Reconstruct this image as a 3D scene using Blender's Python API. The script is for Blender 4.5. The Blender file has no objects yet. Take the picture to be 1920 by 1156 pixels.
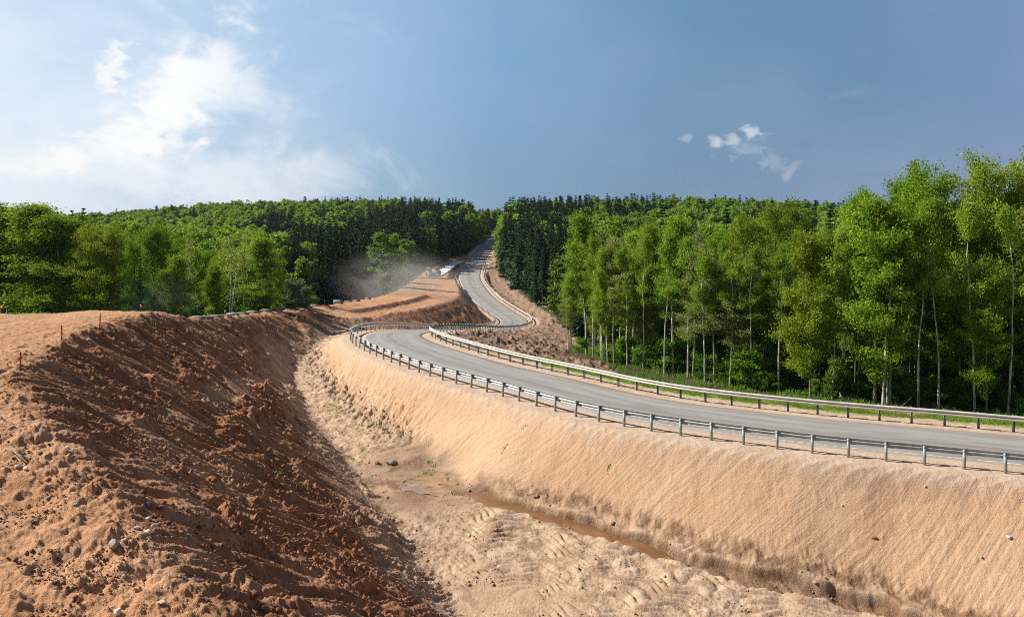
import bpy, math, random
import numpy as np
from mathutils import Vector, Matrix
from mathutils.geometry import delaunay_2d_cdt

scene = bpy.context.scene
COL = scene.collection
F = 1450.0            # focal length in pixels of the 1920 wide photograph
HZ = 400.0            # horizon row
ZC = 30.0             # camera height in the world
R = math.radians

# ------------------------------------------------------------ camera
cam_data = bpy.data.cameras.new("camera")
cam = bpy.data.objects.new("camera", cam_data)
COL.objects.link(cam)
cam.location = (0, 0, ZC)
cam.rotation_euler = (R(90), 0, 0)
cam_data.sensor_width = 36
cam_data.lens = F / 1920 * 36
cam_data.shift_y = -(578 - HZ) / 1920
cam_data.clip_start = 0.5
cam_data.clip_end = 12000
scene.camera = cam

# ------------------------------------------------------------ light and exposure
SUN_AZ, SUN_EL = -77.0, 40.5      # degrees: azimuth from +Y (negative = left), elevation
sd = bpy.data.lights.new("sun", 'SUN')
sd.energy = 5.0
sd.angle = R(0.5)
sd.color = (1.0, 0.94, 0.84)
sun = bpy.data.objects.new("sun", sd)
COL.objects.link(sun)
sv = Vector((math.sin(R(SUN_AZ)) * math.cos(R(SUN_EL)), math.cos(R(SUN_AZ)) * math.cos(R(SUN_EL)), math.sin(R(SUN_EL))))
sun.rotation_euler = sv.to_track_quat('Z', 'Y').to_euler()

scene.view_settings.view_transform = 'Standard'
scene.view_settings.look = 'None'
scene.view_settings.exposure = 0.5
scene.view_settings.gamma = 1
scene.cycles.max_bounces = 6
scene.cycles.diffuse_bounces = 2
scene.cycles.transmission_bounces = 3
scene.cycles.transparent_max_bounces = 6
scene.cycles.volume_bounces = 0
scene.cycles.filter_width = 1.0
scene.cycles.use_denoising = False

# ------------------------------------------------------------ node helper
class NT:
    def __init__(s, tree):
        s.t = tree; s.n = tree.nodes; s.l = tree.links
    def new(s, typ, **kw):
        nd = s.n.new(typ)
        for k, v in kw.items():
            setattr(nd, k, v)
        return nd
    def put(s, sock, v):
        if isinstance(v, bpy.types.NodeSocket):
            s.l.new(v, sock)
        elif v is not None:
            if hasattr(sock, 'default_value'):
                try:
                    if len(sock.default_value) == 4 and len(v) == 3:
                        v = (*v, 1)
                except TypeError:
                    pass
                sock.default_value = v
    def m(s, op, a, b=None, c=None, clamp=False):
        nd = s.new('ShaderNodeMath', operation=op); nd.use_clamp = clamp
        s.put(nd.inputs[0], a)
        if b is not None: s.put(nd.inputs[1], b)
        if c is not None: s.put(nd.inputs[2], c)
        return nd.outputs[0]
    def mix(s, fac, a, b, mode='MIX'):
        nd = s.new('ShaderNodeMix', data_type='RGBA', blend_type=mode)
        s.put(nd.inputs[0], fac); s.put(nd.inputs[6], a); s.put(nd.inputs[7], b)
        return nd.outputs[2]
    def ramp(s, fac, stops, interp='LINEAR'):
        nd = s.new('ShaderNodeValToRGB')
        nd.color_ramp.interpolation = interp
        e = nd.color_ramp.elements
        while len(e) < len(stops): e.new(0.5)
        for i, (p, c) in enumerate(stops):
            e[i].position = p
            e[i].color = (*c, 1) if not isinstance(c, (int, float)) else (c, c, c, 1)
        s.put(nd.inputs[0], fac)
        return nd.outputs[0]
    def step(s, x, a, b):
        nd = s.new('ShaderNodeMapRange', interpolation_type='SMOOTHSTEP')
        s.put(nd.inputs[0], x); s.put(nd.inputs[1], a); s.put(nd.inputs[2], b)
        return nd.outputs[0]
    def noise(s, vec, scale, detail=4, rough=0.55, dist=0.0, dims='3D'):
        nd = s.new('ShaderNodeTexNoise', noise_dimensions=dims)
        if vec is not None: s.put(nd.inputs['Vector'], vec)
        nd.inputs['Scale'].default_value = scale
        nd.inputs['Detail'].default_value = detail
        nd.inputs['Roughness'].default_value = rough
        nd.inputs['Distortion'].default_value = dist
        return nd.outputs[0]
    def comb(s, x, y, z=0.0):
        nd = s.new('ShaderNodeCombineXYZ')
        s.put(nd.inputs[0], x); s.put(nd.inputs[1], y); s.put(nd.inputs[2], z)
        return nd.outputs[0]

# ------------------------------------------------------------ world
world = bpy.data.worlds.new("World")
scene.world = world
world.use_nodes = True
w = NT(world.node_tree)
w.n.clear()
out = w.new('ShaderNodeOutputWorld')
bg = w.new('ShaderNodeBackground')
bg.inputs[1].default_value = 0.1
w.l.new(bg.outputs[0], out.inputs[0])
sky = w.new('ShaderNodeTexSky')
sky.sky_type = 'NISHITA'
sky.sun_disc = False
sky.sun_elevation = R(SUN_EL)
sky.sun_rotation = R(SUN_AZ)
tc = w.new('ShaderNodeTexCoord')
sep = w.new('ShaderNodeSeparateXYZ')
w.l.new(tc.outputs['Generated'], sep.inputs[0])
X_, Y_, Z_ = sep.outputs
az = w.m('ARCTAN2', X_, Y_)
el = w.m('ARCSINE', Z_)
azn = w.step(az, -0.75, 0.75)
azn = w.m('MULTIPLY_ADD', az, 1 / 1.5, 0.5, clamp=True)
def apx(px): return math.atan((px - 960) / F)
def epx(px, py): return math.atan((HZ - py) / F * math.cos(apx(px)))
def an(px): return apx(px) / 1.5 + 0.5
base = w.ramp(azn, [(0.0, (.30, .42, .60)), (an(-100), (.62, .75, .90)), (an(150), (.55, .70, .88)), (an(400), (.44, .60, .80)),
                    (an(700), (.31, .49, .72)), (an(960), (.195, .36, .59)), (an(1300), (.133, .268, .43)),
                    (an(1650), (.128, .25, .405)), (an(2000), (.16, .26, .45)), (1.0, (.10, .17, .30))], 'LINEAR')
low = w.ramp(azn, [(0.0, (.50, .60, .72)), (an(-100), (.76, .83, .92)), (an(150), (.66, .76, .87)), (an(400), (.47, .61, .77)), (an(700), (.26, .42, .60)),
                   (an(960), (.175, .32, .48)), (an(1300), (.155, .265, .42)), (an(1650), (.165, .26, .43)),
                   (an(2000), (.20, .29, .46)), (1.0, (.2, .27, .4))], 'LINEAR')
elf = w.step(el, 0.19, 0.0)
cn = w.comb(w.m('MULTIPLY', az, 1.0), w.m('MULTIPLY', el, 1.6))
big = w.noise(cn, 3.5, 3, 0.5)
skyc = w.mix(elf, base, low)
skyc = w.mix(w.m('MULTIPLY', w.step(big, 0.35, 0.7), 0.18), skyc, w.mix(0.5, skyc, (.62, .70, .80)))
mid = w.noise(cn, 7.0, 6, 0.6, 0.4)
fine = w.noise(cn, 16.0, 8, 0.62, 0.3)
tiny = w.noise(cn, 46.0, 8, 0.6, 0.5)
def blob(px, py, ax, ay, rot, thr, soft, src, strength, colour, cur):
    a0, e0 = apx(px), epx(px, py)
    c, s_ = math.cos(rot), math.sin(rot)
    dx = w.m('SUBTRACT', az, a0); dy = w.m('SUBTRACT', el, e0)
    u = w.m('ADD', w.m('MULTIPLY', dx, c / ax), w.m('MULTIPLY', dy, s_ / ax))
    v = w.m('ADD', w.m('MULTIPLY', dx, -s_ / ay), w.m('MULTIPLY', dy, c / ay))
    r2 = w.m('ADD', w.m('MULTIPLY', u, u), w.m('MULTIPLY', v, v))
    g = w.m('SUBTRACT', 1.0, w.m('SQRT', r2))
    val = w.m('ADD', g, w.m('MULTIPLY', w.m('SUBTRACT', src, 0.5), 3.2))
    mk = w.m('MULTIPLY', w.step(val, thr, thr + soft), strength)
    front = w.step(Y_, 0.0, 0.2)
    return w.mix(w.m('MULTIPLY', mk, front), cur, colour)
# broad veil on the left, then the bright cumulus and its rags
skyc = blob(110, 200, .34, .17, .1, -0.1, 1.3, mid, .42, (.86, .91, .96), skyc)
skyc = blob(330, 320, .26, .05, .0, 0.05, .9, mid, .6, (.86, .90, .94), skyc)
skyc = blob(320, 200, .15, .075, .75, -.1, 1.1, fine, .75, (.90, .93, .97), skyc)
skyc = blob(335, 185, .105, .048, .75, 0.05, .8, fine, .95, (1.0, 1.0, .985), skyc)
skyc = blob(225, 255, .08, .026, .45, 0.0, .8, fine, .8, (.97, .97, .96), skyc)
skyc = blob(210, 130, .022, .042, -.35, 0.0, .9, tiny, .8, (.98, .98, .97), skyc)
skyc = blob(310, 268, .055, .014, .1, 0.05, .5, fine, .8, (1.0, .98, .95), skyc)
skyc = blob(60, 305, .07, .018, .0, 0.0, .7, fine, .6, (.98, .95, .92), skyc)
skyc = blob(420, 160, .07, .07, .1, 0.1, 1.2, mid, .55, (.86, .90, .94), skyc)
skyc = blob(380, 70, .12, .016, -.5, 0.1, 1.0, fine, .5, (.84, .90, .95), skyc)
# small towers low on the right
skyc = blob(1400, 275, .05, .024, .15, 0.2, .9, tiny, .5, (.40, .50, .64), skyc)
skyc = blob(1342, 262, .012, .012, .0, 0.05, .9, tiny, .6, (.60, .64, .70), skyc)
skyc = blob(1372, 264, .017, .012, .0, 0.05, .9, tiny, .6, (.62, .65, .71), skyc)
skyc = blob(1408, 250, .013, .018, .5, 0.05, .9, tiny, .7, (.70, .72, .76), skyc)
skyc = blob(1448, 300, .020, .018, .6, 0.1, 1.0, tiny, .4, (.42, .49, .62), skyc)
skyc = blob(1480, 325, .008, .028, -.6, 0.1, .9, tiny, .45, (.52, .52, .60), skyc)
skyc = blob(1290, 258, .012, .008, .2, 0.1, .6, tiny, .5, (.48, .57, .68), skyc)
skyc = blob(1595, 178, .036, .013, .1, 0.1, 1.1, fine, .45, (.36, .46, .60), skyc)
skyc = blob(1510, 275, .016, .018, .0, 0.2, .7, tiny, .5, (.16, .24, .40), skyc)
skyc = blob(1640, 325, .06, .009, .05, 0.1, .9, fine, .5, (.18, .25, .41), skyc)
skyc = blob(1850, 300, .03, .007, .05, 0.1, .9, fine, .5, (.17, .24, .40), skyc)
# unseen sky behind and overhead, darkened to cut fill light and deepen shadows
backf = w.step(Y_, 0.35, -0.4)
skyc = w.mix(backf, skyc, (.12, .16, .24))
zen = w.step(Z_, 0.32, 0.7)
skyc = w.mix(w.m('MULTIPLY', zen, .85), skyc, (.09, .13, .22))
sc10 = w.mix(1.0, skyc, (7.35, 7.35, 7.35), 'MULTIPLY')
mixed = w.mix(0.93, sky.outputs[0], sc10)
w.l.new(mixed, bg.inputs[0])

# ------------------------------------------------------------ helpers
def P(px, py, h):
    """world point h metres below the camera seen at photograph pixel px, py"""
    d = h * F / (py - HZ)
    return ((px - 960) / F * d, d, -h)

def B(px, py, d):
    return ((px - 960) / F * d, d, -(py - HZ) / F * d)

def tag(o, label=None, cat=None, group=None, kind=None):
    if cat and not kind: kind = 'thing'
    if label: o['label'] = label
    if cat: o['category'] = cat
    if group: o['group'] = group
    if kind: o['kind'] = kind
    return o

def npmesh(name, V, Q=None, T=None, mats=(), smooth=False, attrs=None, mat_idx=None):
    me = bpy.data.meshes.new(name)
    V = np.asarray(V, dtype=np.float32).reshape(-1, 3)
    Q = np.zeros((0, 4), np.int32) if Q is None else np.asarray(Q, dtype=np.int32).reshape(-1, 4)
    T = np.zeros((0, 3), np.int32) if T is None else np.asarray(T, dtype=np.int32).reshape(-1, 3)
    me.vertices.add(len(V)); me.vertices.foreach_set('co', V.ravel())
    nl = Q.size + T.size; npoly = len(Q) + len(T)
    me.loops.add(nl)
    me.loops.foreach_set('vertex_index', np.concatenate([Q.ravel(), T.ravel()]).astype(np.int32))
    me.polygons.add(npoly)
    starts = np.concatenate([np.arange(len(Q)) * 4, Q.size + np.arange(len(T)) * 3]).astype(np.int32)
    me.polygons.foreach_set('loop_start', starts)
    if smooth:
        me.polygons.foreach_set('use_smooth', np.ones(npoly, dtype=bool))
    for m_ in mats: me.materials.append(m_)
    if mat_idx is not None:
        me.polygons.foreach_set('material_index', np.asarray(mat_idx, dtype=np.int32))
    me.update(calc_edges=True)
    if attrs:
        for k, (typ, arr) in attrs.items():
            a = me.attributes.new(k, typ, 'POINT')
            if typ == 'FLOAT': a.data.foreach_set('value', np.asarray(arr, np.float32))
            else: a.data.foreach_set('color', np.asarray(arr, np.float32).ravel())
    return me

def obj(name, me, parent=None, loc=(0, 0, 0), rot=(0, 0, 0), scale=(1, 1, 1)):
    o = bpy.data.objects.new(name, me)
    COL.objects.link(o)
    o.location = loc; o.rotation_euler = rot; o.scale = scale
    if parent: o.parent = parent
    return o

class MB:
    """collects boxes, tubes and prisms into one mesh"""
    def __init__(s): s.v = []; s.q = []; s.t = []; s.n = 0
    def add(s, V, Q=(), T=()):
        V = np.asarray(V, float).reshape(-1, 3)
        s.v.append(V)
        for f in Q: s.q.append([i + s.n for i in f])
        for f in T: s.t.append([i + s.n for i in f])
        s.n += len(V)
    def box(s, c, sz, rz=0.0, taper=1.0, bevel=0.0):
        hx, hy, hz = sz[0] / 2, sz[1] / 2, sz[2] / 2
        b = min(bevel, hx * .9, hy * .9)
        def ring(x, y, z, t=1.0):
            x *= t; y *= t
            if b <= 0: return [(-x, -y, z), (x, -y, z), (x, y, z), (-x, y, z)]
            return [(-x + b, -y, z), (x - b, -y, z), (x, -y + b, z), (x, y - b, z), (x - b, y, z), (-x + b, y, z), (-x, y - b, z), (-x, -y + b, z)]
        r0 = ring(hx, hy, -hz); r1 = ring(hx, hy, hz, taper)
        n = len(r0)
        V = np.array(r0 + r1)
        ca, sa = math.cos(rz), math.sin(rz)
        V = np.c_[V[:, 0] * ca - V[:, 1] * sa, V[:, 0] * sa + V[:, 1] * ca, V[:, 2]] + np.array(c)
        Q = [(i, (i + 1) % n, n + (i + 1) % n, n + i) for i in range(n)]
        if n == 4:
            s.add(V, Q + [(3, 2, 1, 0), (4, 5, 6, 7)])
        else:
            Q += [(0, 7, 6, 5), (0, 5, 4, 1), (1, 4, 3, 2), (8, 13, 14, 15)][:0]
            T = [(0, i + 1, i) for i in range(1, n - 1)] + [(n, n + i, n + i + 1) for i in range(1, n - 1)]
            s.add(V, Q, T)
    def tube(s, pts, rad, k=6):
        V, Q = tube(pts, rad, k)
        s.add(V, Q)
    def wheel(s, c, r, wdt, axis='x', k=16):
        a = np.linspace(0, 2 * np.pi, k, endpoint=False)
        ring = lambda off, rr: np.c_[np.full(k, off), np.cos(a) * rr, np.sin(a) * rr]
        V = np.concatenate([ring(-wdt / 2, r * .55), ring(-wdt / 2, r * .93), ring(-wdt * .4, r), ring(wdt * .4, r), ring(wdt / 2, r * .93), ring(wdt / 2, r * .55)])
        V = np.concatenate([V, [[-wdt / 2, 0, 0], [wdt / 2, 0, 0]]])
        if axis == 'y': V = V[:, [1, 0, 2]]
        V = V + np.array(c)
        Q = []
        for j in range(5):
            Q += [(j * k + i, j * k + (i + 1) % k, (j + 1) * k + (i + 1) % k, (j + 1) * k + i) for i in range(k)]
        T = [(6 * k, (i + 1) % k, i) for i in range(k)] + [(6 * k + 1, 5 * k + i, 5 * k + (i + 1) % k) for i in range(k)]
        s.add(V, Q, T)
    def mesh(s, name, mat, smooth=False):
        return npmesh(name, np.concatenate(s.v), s.q if s.q else None, s.t if s.t else None, [mat], smooth)

def tube(pts, rad, k=6):
    pts = np.asarray(pts, float); n = len(pts)
    rad = np.full(n, rad) if np.isscalar(rad) else np.asarray(rad, float)
    tan = np.gradient(pts, axis=0)
    tan /= np.linalg.norm(tan, axis=1)[:, None] + 1e-9
    ref = np.where(np.abs(tan[:, 2:3]) > .9, np.array([[1., 0, 0]]), np.array([[0, 0, 1.]]))
    if np.abs(tan[:, 2]).max() > .6 : ref = np.tile(np.array([[.93, .37, 0.]]), (n, 1))
    u = np.cross(tan, ref); u /= np.linalg.norm(u, axis=1)[:, None] + 1e-9
    v = np.cross(tan, u)
    a = np.linspace(0, 2 * np.pi, k, endpoint=False)
    V = pts[:, None, :] + rad[:, None, None] * (np.cos(a)[None, :, None] * u[:, None, :] + np.sin(a)[None, :, None] * v[:, None, :])
    i = np.arange(n - 1)[:, None] * k; j = np.arange(k)[None, :]; j2 = (j + 1) % k
    Q = np.stack([i + j, i + j2, i + k + j2, i + k + j], -1).reshape(-1, 4)
    return V.reshape(-1, 3), Q

# gradient noise in numpy
def pn(x, y, seed=0):
    x = np.asarray(x, float); y = np.asarray(y, float)
    rg = np.random.RandomState(seed)
    ang = rg.rand(256) * 2 * np.pi
    perm = rg.permutation(256)
    gx, gy = np.cos(ang), np.sin(ang)
    xi = np.floor(x).astype(np.int64); yi = np.floor(y).astype(np.int64)
    xf = x - xi; yf = y - yi
    u = xf * xf * xf * (xf * (xf * 6 - 15) + 10); v = yf * yf * yf * (yf * (yf * 6 - 15) + 10)
    def g(ix, iy, dx, dy):
        h = perm[(perm[ix & 255] + iy) & 255]
        return gx[h] * dx + gy[h] * dy
    a = g(xi, yi, xf, yf); b = g(xi + 1, yi, xf - 1, yf)
    c = g(xi, yi + 1, xf, yf - 1); d = g(xi + 1, yi + 1, xf - 1, yf - 1)
    return ((a + u * (b - a)) * (1 - v) + (c + u * (d - c)) * v) * 1.5
def fbm(x, y, oct=4, seed=0, gain=.5, lac=2.03):
    r = 0; a = 1
    for o in range(oct):
        r = r + a * pn(x + 17.3 * o, y - 9.1 * o, seed + o); x = x * lac; y = y * lac; a *= gain
    return r
def ss(x, a, b):
    t = np.clip((x - a) / (b - a), 0, 1); return t * t * (3 - 2 * t)

def catmull(pts, step=1.0):
    P_ = np.asarray(pts, float)
    P_ = np.vstack([2 * P_[0] - P_[1], P_, 2 * P_[-1] - P_[-2]])
    out_ = []
    for i in range(1, len(P_) - 2):
        p0, p1, p2, p3 = P_[i - 1:i + 3]
        d = [max(np.linalg.norm(q - p) ** .5, 1e-4) for p, q in ((p0, p1), (p1, p2), (p2, p3))]
        t0, t1, t2, t3 = 0, d[0], d[0] + d[1], sum(d)
        n = max(2, int(np.linalg.norm(p2 - p1) / step))
        for t in np.linspace(t1, t2, n, endpoint=False):
            A1 = (t1 - t) / (t1 - t0) * p0 + (t - t0) / (t1 - t0) * p1
            A2 = (t2 - t) / (t2 - t1) * p1 + (t - t1) / (t2 - t1) * p2
            A3 = (t3 - t) / (t3 - t2) * p2 + (t - t2) / (t3 - t2) * p3
            B1 = (t2 - t) / (t2 - t0) * A1 + (t - t0) / (t2 - t0) * A2
            B2 = (t3 - t) / (t3 - t1) * A2 + (t - t1) / (t3 - t1) * A3
            out_.append((t2 - t) / (t2 - t1) * B1 + (t - t1) / (t2 - t1) * B2)
    out_.append(P_[-2])
    out_ = np.array(out_)
    # even spacing
    s = np.r_[0, np.cumsum(np.linalg.norm(np.diff(out_[:, :2], axis=0), axis=1))]
    n = int(s[-1] / step) + 1
    t = np.linspace(0, s[-1], n)
    return np.stack([np.interp(t, s, out_[:, k]) for k in range(out_.shape[1])], 1)

# ------------------------------------------------------------ road alignment
road_ctrl = [(150, -22, -12.6), (95, 8, -12.2), (60, 23.5, -12), P(1920, 843, 12), P(1500, 803, 12), P(1200, 763, 12), P(1000, 716, 12), P(900, 692, 12),
             P(812, 665, 12.05), P(757, 645, 12.2), P(735, 629, 12.4), P(757, 620.5, 12.9), P(800, 618, 14.4), P(850, 618, 17.5), P(900, 618, 21),
             P(942, 614.5, 24.3), P(964, 606, 25.9), P(962, 598, 26), P(950, 590, 26.1), P(927, 575, 26), P(907, 560, 25.6), P(890, 540, 25), P(881, 520, 24),
             P(887, 500, 22.5), P(893, 490, 21.6), P(899, 480, 20.3), P(907, 470, 19), P(916, 460, 17.2), P(922, 452, 15.4), (-8, 470, -13), (-14, 520, -11)]
road = catmull(road_ctrl, 1.0)
rt = np.gradient(road[:, :2], axis=0); rt /= np.linalg.norm(rt, axis=1)[:, None]
# smooth the tangent so that offsets do not fold
kk = np.ones(5) / 5
for _ in range(2):
    rt = np.stack([np.convolve(np.pad(rt[:, i], 2, mode='edge'), kk, 'valid') for i in range(2)], 1)
rt /= np.linalg.norm(rt, axis=1)[:, None]
rn = np.stack([-rt[:, 1], rt[:, 0]], 1)        # left of travel; travel goes from the right of the frame into the distance
half = 2.95 + 1.0 * ss(road[:, 1], 100, 300)
def road_off(o, dz=0.0, sel=None):
    """polyline at offset o (positive = left of travel, the camera side of the near stretch)"""
    w_ = np.asarray(o) * np.ones(len(road))
    p = np.c_[road[:, :2] + rn * w_[:, None], road[:, 2] + dz]
    return p if sel is None else p[sel]
LS = half + 1.25      # left rail
RS = half + 1.0

# ------------------------------------------------------------ terrain control lines
lines = []
def L(*p, step=2.0, smooth=True):
    pp = np.array(p, float)
    c = catmull(pp, step) if (smooth and len(pp) > 2) else np.stack([np.interp(np.linspace(0, 1, max(2, int(np.linalg.norm(pp[-1] - pp[0]) / step))), np.linspace(0, 1, len(pp)), pp[:, k]) for k in range(3)], 1)
    lines.append(c); return c
bank_top = L((14, -12, -6.4), (5, 0, -6.3), P(400, 1156, 6.3), P(250, 950, 6.2), P(150, 840, 6.1), P(82, 770, 6.0), P(48, 715, 6.0), P(60, 672, 6.0), P(120, 636, 5.9), P(190, 610, 6.0), P(300, 587, 6.7),
             B(370, 598, 62), B(440, 596, 72), B(520, 592, 86), B(600, 588, 103), B(651, 596, 105), B(691, 597, 109), B(726, 589, 122), B(784, 580, 138), B(831, 568, 166), B(858, 559, 188),
             B(863, 545, 215), B(858, 525, 254), B(859, 505, 295), B(868, 488, 333), B(888, 466, 385), step=1.0)
bank_toe = L((45, -25, -17.4), (30, -4, -17.2), (14, 12, -17), (4, 24, -16.9), P(850, 1156, 16.8), P(790, 1060, 16.6), P(720, 960, 16.3), P(640, 860, 16.0), P(575, 770, 15.6), P(545, 700, 14.9), P(575, 660, 14.4),
             P(610, 638, 14.1), B(648, 615, 99), B(690, 611, 105), step=1.0)
def mid(t_, drop):   # slightly hollow middle line of the bank
    return None
emb_crest = L((150, -29, -12.9), (90, 2, -12.4), (50, 20, -12.3), P(1920, 906, 12.2), P(1700, 880, 12.2), P(1500, 848, 12.2), P(1350, 822, 12.2), P(1200, 792, 12.2), P(1050, 765, 12.25), P(900, 728, 12.3), P(800, 702, 12.4), P(720, 676, 12.5),
              P(668, 655, 12.7), P(648, 636, 12.9), P(652, 621, 13.1), P(672, 613.5, 13.3), step=1.0)
emb_toe = L((140, -42, -17.8), (80, -8, -17.6), (42, 14, -17.4), P(1760, 1156, 17.0), P(1600, 1102, 16.7), P(1440, 1068, 16.4), P(1300, 1030, 16.25), P(1200, 998, 16.15), P(1100, 965, 16.0), P(1000, 940, 15.9), P(930, 918, 15.7),
            P(860, 880, 15.5), P(800, 835, 15.3), P(740, 795, 15.1), P(680, 755, 14.9), P(635, 715, 14.7), P(606, 680, 14.4), P(603, 655, 14.0), P(630, 635, 13.7), step=1.0)
# left of the distant road: shoulder, then the dark cut slope reaches up to bank_top
s_all = np.arange(len(road))
def pick(arr, y0, y1, i0=0, st=2):
    return arr[i0:][(arr[i0:, 1] > y0) & (arr[i0:, 1] < y1)][::st]
ibend = int(np.argmin(np.linalg.norm(road[:, :2] - np.array(P(735, 629, 12.4)[:2]), axis=1)))
nL = road_off(half + 2.1, -0.1); nR = road_off(-(half + 2.0), -0.1)
lines.append(nL[::2]); lines.append(nR[::2])
lines.append(road[::2])
lines.append(road_off(-(half + 4.0), -0.35)[:ibend - 12:3])          # verge beyond the far rail
# clearing right of the near road and inside the loop
L(P(1920, 783, 13.2), P(1655, 762, 13.2), P(1500, 750, 13.2), P(1350, 735, 13.3), P(1200, 706, 13.4), P(1120, 684, 13.6), P(1065, 664, 14))
L((70, 40, -14), (50, 60, -15), (40, 80, -17), (30, 110, -20))
L(P(830, 634, 13.4), P(900, 650, 13.3), P(1000, 670, 13.3))
L(P(845, 630, 15.8), P(950, 642, 16.2), P(1040, 650, 17))
L(P(880, 628, 18.4), P(950, 630, 20.5), P(1040, 622, 23))
L(P(1010, 612, 26.0), P(1050, 608, 25.5))
L(P(1010, 596, 26.4), P(990, 584, 26.5), P(960, 566, 26.4), P(930, 545, 26.3), P(915, 522, 25.6))
L(P(1045, 598, 24.5), P(1010, 574, 24.8), P(975, 548, 24.5), P(950, 522, 24), P(938, 500, 22.2), P(928, 478, 19), P(928, 462, 16.5))
# plateau on the left and the new road bed
L((-8, -12, -6.3), (-14, 5, -6.4), P(0, 1156, 6.4), P(0, 900, 6.0), P(0, 750, 6.0), P(0, 660, 6.1), P(0, 620, 6.2))
L((-120, 10, -6), (-60, 20, -6), (-55, 40, -6.2), (-90, 50, -6.5))
L((-90, 56, -7), P(-100, 590, 6.5), P(0, 588, 6.5), P(150, 583, 6.5), P(260, 584, 6.6), B(330, 588, 57), B(365, 592, 63), B(440, 586, 76), B(520, 580, 93), B(600, 572, 113), B(670, 562, 145),
  B(720, 553, 175), B(763, 535, 222), B(786, 519, 264), B(804, 505, 298), B(828, 491, 328), B(868, 474, 365))
L(B(640, 585, 116), B(700, 575, 132), B(760, 560, 165), B(800, 550, 196), B(825, 535, 232), B(838, 520, 263), B(845, 505, 296), B(857, 490, 331))
L((-90, 64, -12), (-50, 62, -12), (-30, 66, -12.5), (-31, 84, -14.5), (-33, 100, -16.5), (-36, 120, -19), (-38, 150, -23), (-41, 190, -26), (-43, 240, -26), (-42, 290, -26), (-38, 340, -24))
# valley and hills
for p in [(-300, 100, -16), (-120, 90, -15), (-70, 90, -16), (-45, 110, -19), (-60, 160, -23), (-120, 160, -22), (-200, 200, -24), (-50, 220, -27), (-120, 260, -27), (-60, 320, -26),
          (-300, 300, -26), (-180, 380, -26), (-90, 400, -22), (-50, 440, -18), (-30, 480, -15), (-60, 560, -11),
          (-600, 300, -24), (-500, 480, -26), (-360, 540, -23), (-300, 590, -18), (-235, 610, -11), (-150, 610, -8), (-95, 600, -6), (-30, 610, -14), (-10, 640, -17),
          (-420, 900, -30), (-200, 900, -25), (0, 900, -25), (200, 900, -25), (500, 900, -30),
          (15, 420, -15), (20, 470, -12.5), (60, 470, -10), (60, 520, -9), (130, 500, -9.5), (120, 420, -14), (40, 330, -21), (40, 260, -24), (25, 215, -24.5), (20, 160, -24), (18, 130, -21.5),
          (80, 240, -23), (80, 150, -21), (90, 100, -18), (90, 60, -15.5), (150, 60, -16), (150, 120, -19), (160, 220, -22), (120, 330, -20), (200, 330, -20), (190, 430, -16), (215, 520, -13.5),
          (300, 560, -18), (400, 560, -19), (300, 400, -20), (350, 250, -22), (600, 500, -20), (600, 100, -18), (200, 0, -15), (300, -100, -16),
          (20, 95, -17), (14, 84, -15.4), (30, 62, -14), (5, 86, -15.2), (12, 110, -19.5)]:
    lines.append(np.array([p], float))
for x in (-9000, -3000, -1200, 0, 1200, 3000, 9000):
    for y in (-9000, -3000, -400, 1400, 3000, 9000):
        lines.append(np.array([(x, y, -30 if y > 0 else -12)], float))
# the floor of the ditch towards and behind the camera
for p in [(60, -30, -17.5), (25, 10, -17.1), (20, 22, -16.9), (8, 30, -16.8), (-20, -60, -7), (-100, -60, -7), (60, -90, -12), (0, -60, -7.5)]:
    lines.append(np.array([p], float))

pts = np.concatenate(lines)
# drop control points that fall on the road corridor but are not part of it
keep = [0]
cell = {}
order = []
for i, p in enumerate(pts):
    k_ = (round(p[0] / .5), round(p[1] / .5))
    if k_ in cell: continue
    cell[k_] = i; order.append(i)
pts = pts[order]
tri = delaunay_2d_cdt([Vector(p[:2]) for p in pts], [], [], 0, 1e-4)
tv = np.array([list(v) for v in tri[0]])
oi = tri[3]
tz = np.array([pts[o_[0], 2] for o_ in oi])
def raster(x0, x1, y0, y1, st):
    nx = int((x1 - x0) / st) + 1; ny = int((y1 - y0) / st) + 1
    Z = np.full((ny, nx), -20.0, dtype=np.float32)
    for f in tri[2]:
        a, b, c = f[:3]
        pa, pb, pc = tv[a], tv[b], tv[c]
        xs = max(0, int(math.floor((min(pa[0], pb[0], pc[0]) - x0) / st))); xe = min(nx - 1, int(math.ceil((max(pa[0], pb[0], pc[0]) - x0) / st)))
        ys = max(0, int(math.floor((min(pa[1], pb[1], pc[1]) - y0) / st))); ye = min(ny - 1, int(math.ceil((max(pa[1], pb[1], pc[1]) - y0) / st)))
        if xe < xs or ye < ys: continue
        gx, gy = np.meshgrid(x0 + np.arange(xs, xe + 1) * st, y0 + np.arange(ys, ye + 1) * st)
        den = (pb[1] - pc[1]) * (pa[0] - pc[0]) + (pc[0] - pb[0]) * (pa[1] - pc[1])
        if abs(den) < 1e-9: continue
        l1 = ((pb[1] - pc[1]) * (gx - pc[0]) + (pc[0] - pb[0]) * (gy - pc[1])) / den
        l2 = ((pc[1] - pa[1]) * (gx - pc[0]) + (pa[0] - pc[0]) * (gy - pc[1])) / den
        l3 = 1 - l1 - l2
        m_ = (l1 >= -1e-6) & (l2 >= -1e-6) & (l3 >= -1e-6)
        z = l1 * tz[a] + l2 * tz[b] + l3 * tz[c]
        sub = Z[ys:ye + 1, xs:xe + 1]
        sub[m_] = z[m_]
    return Z
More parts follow.
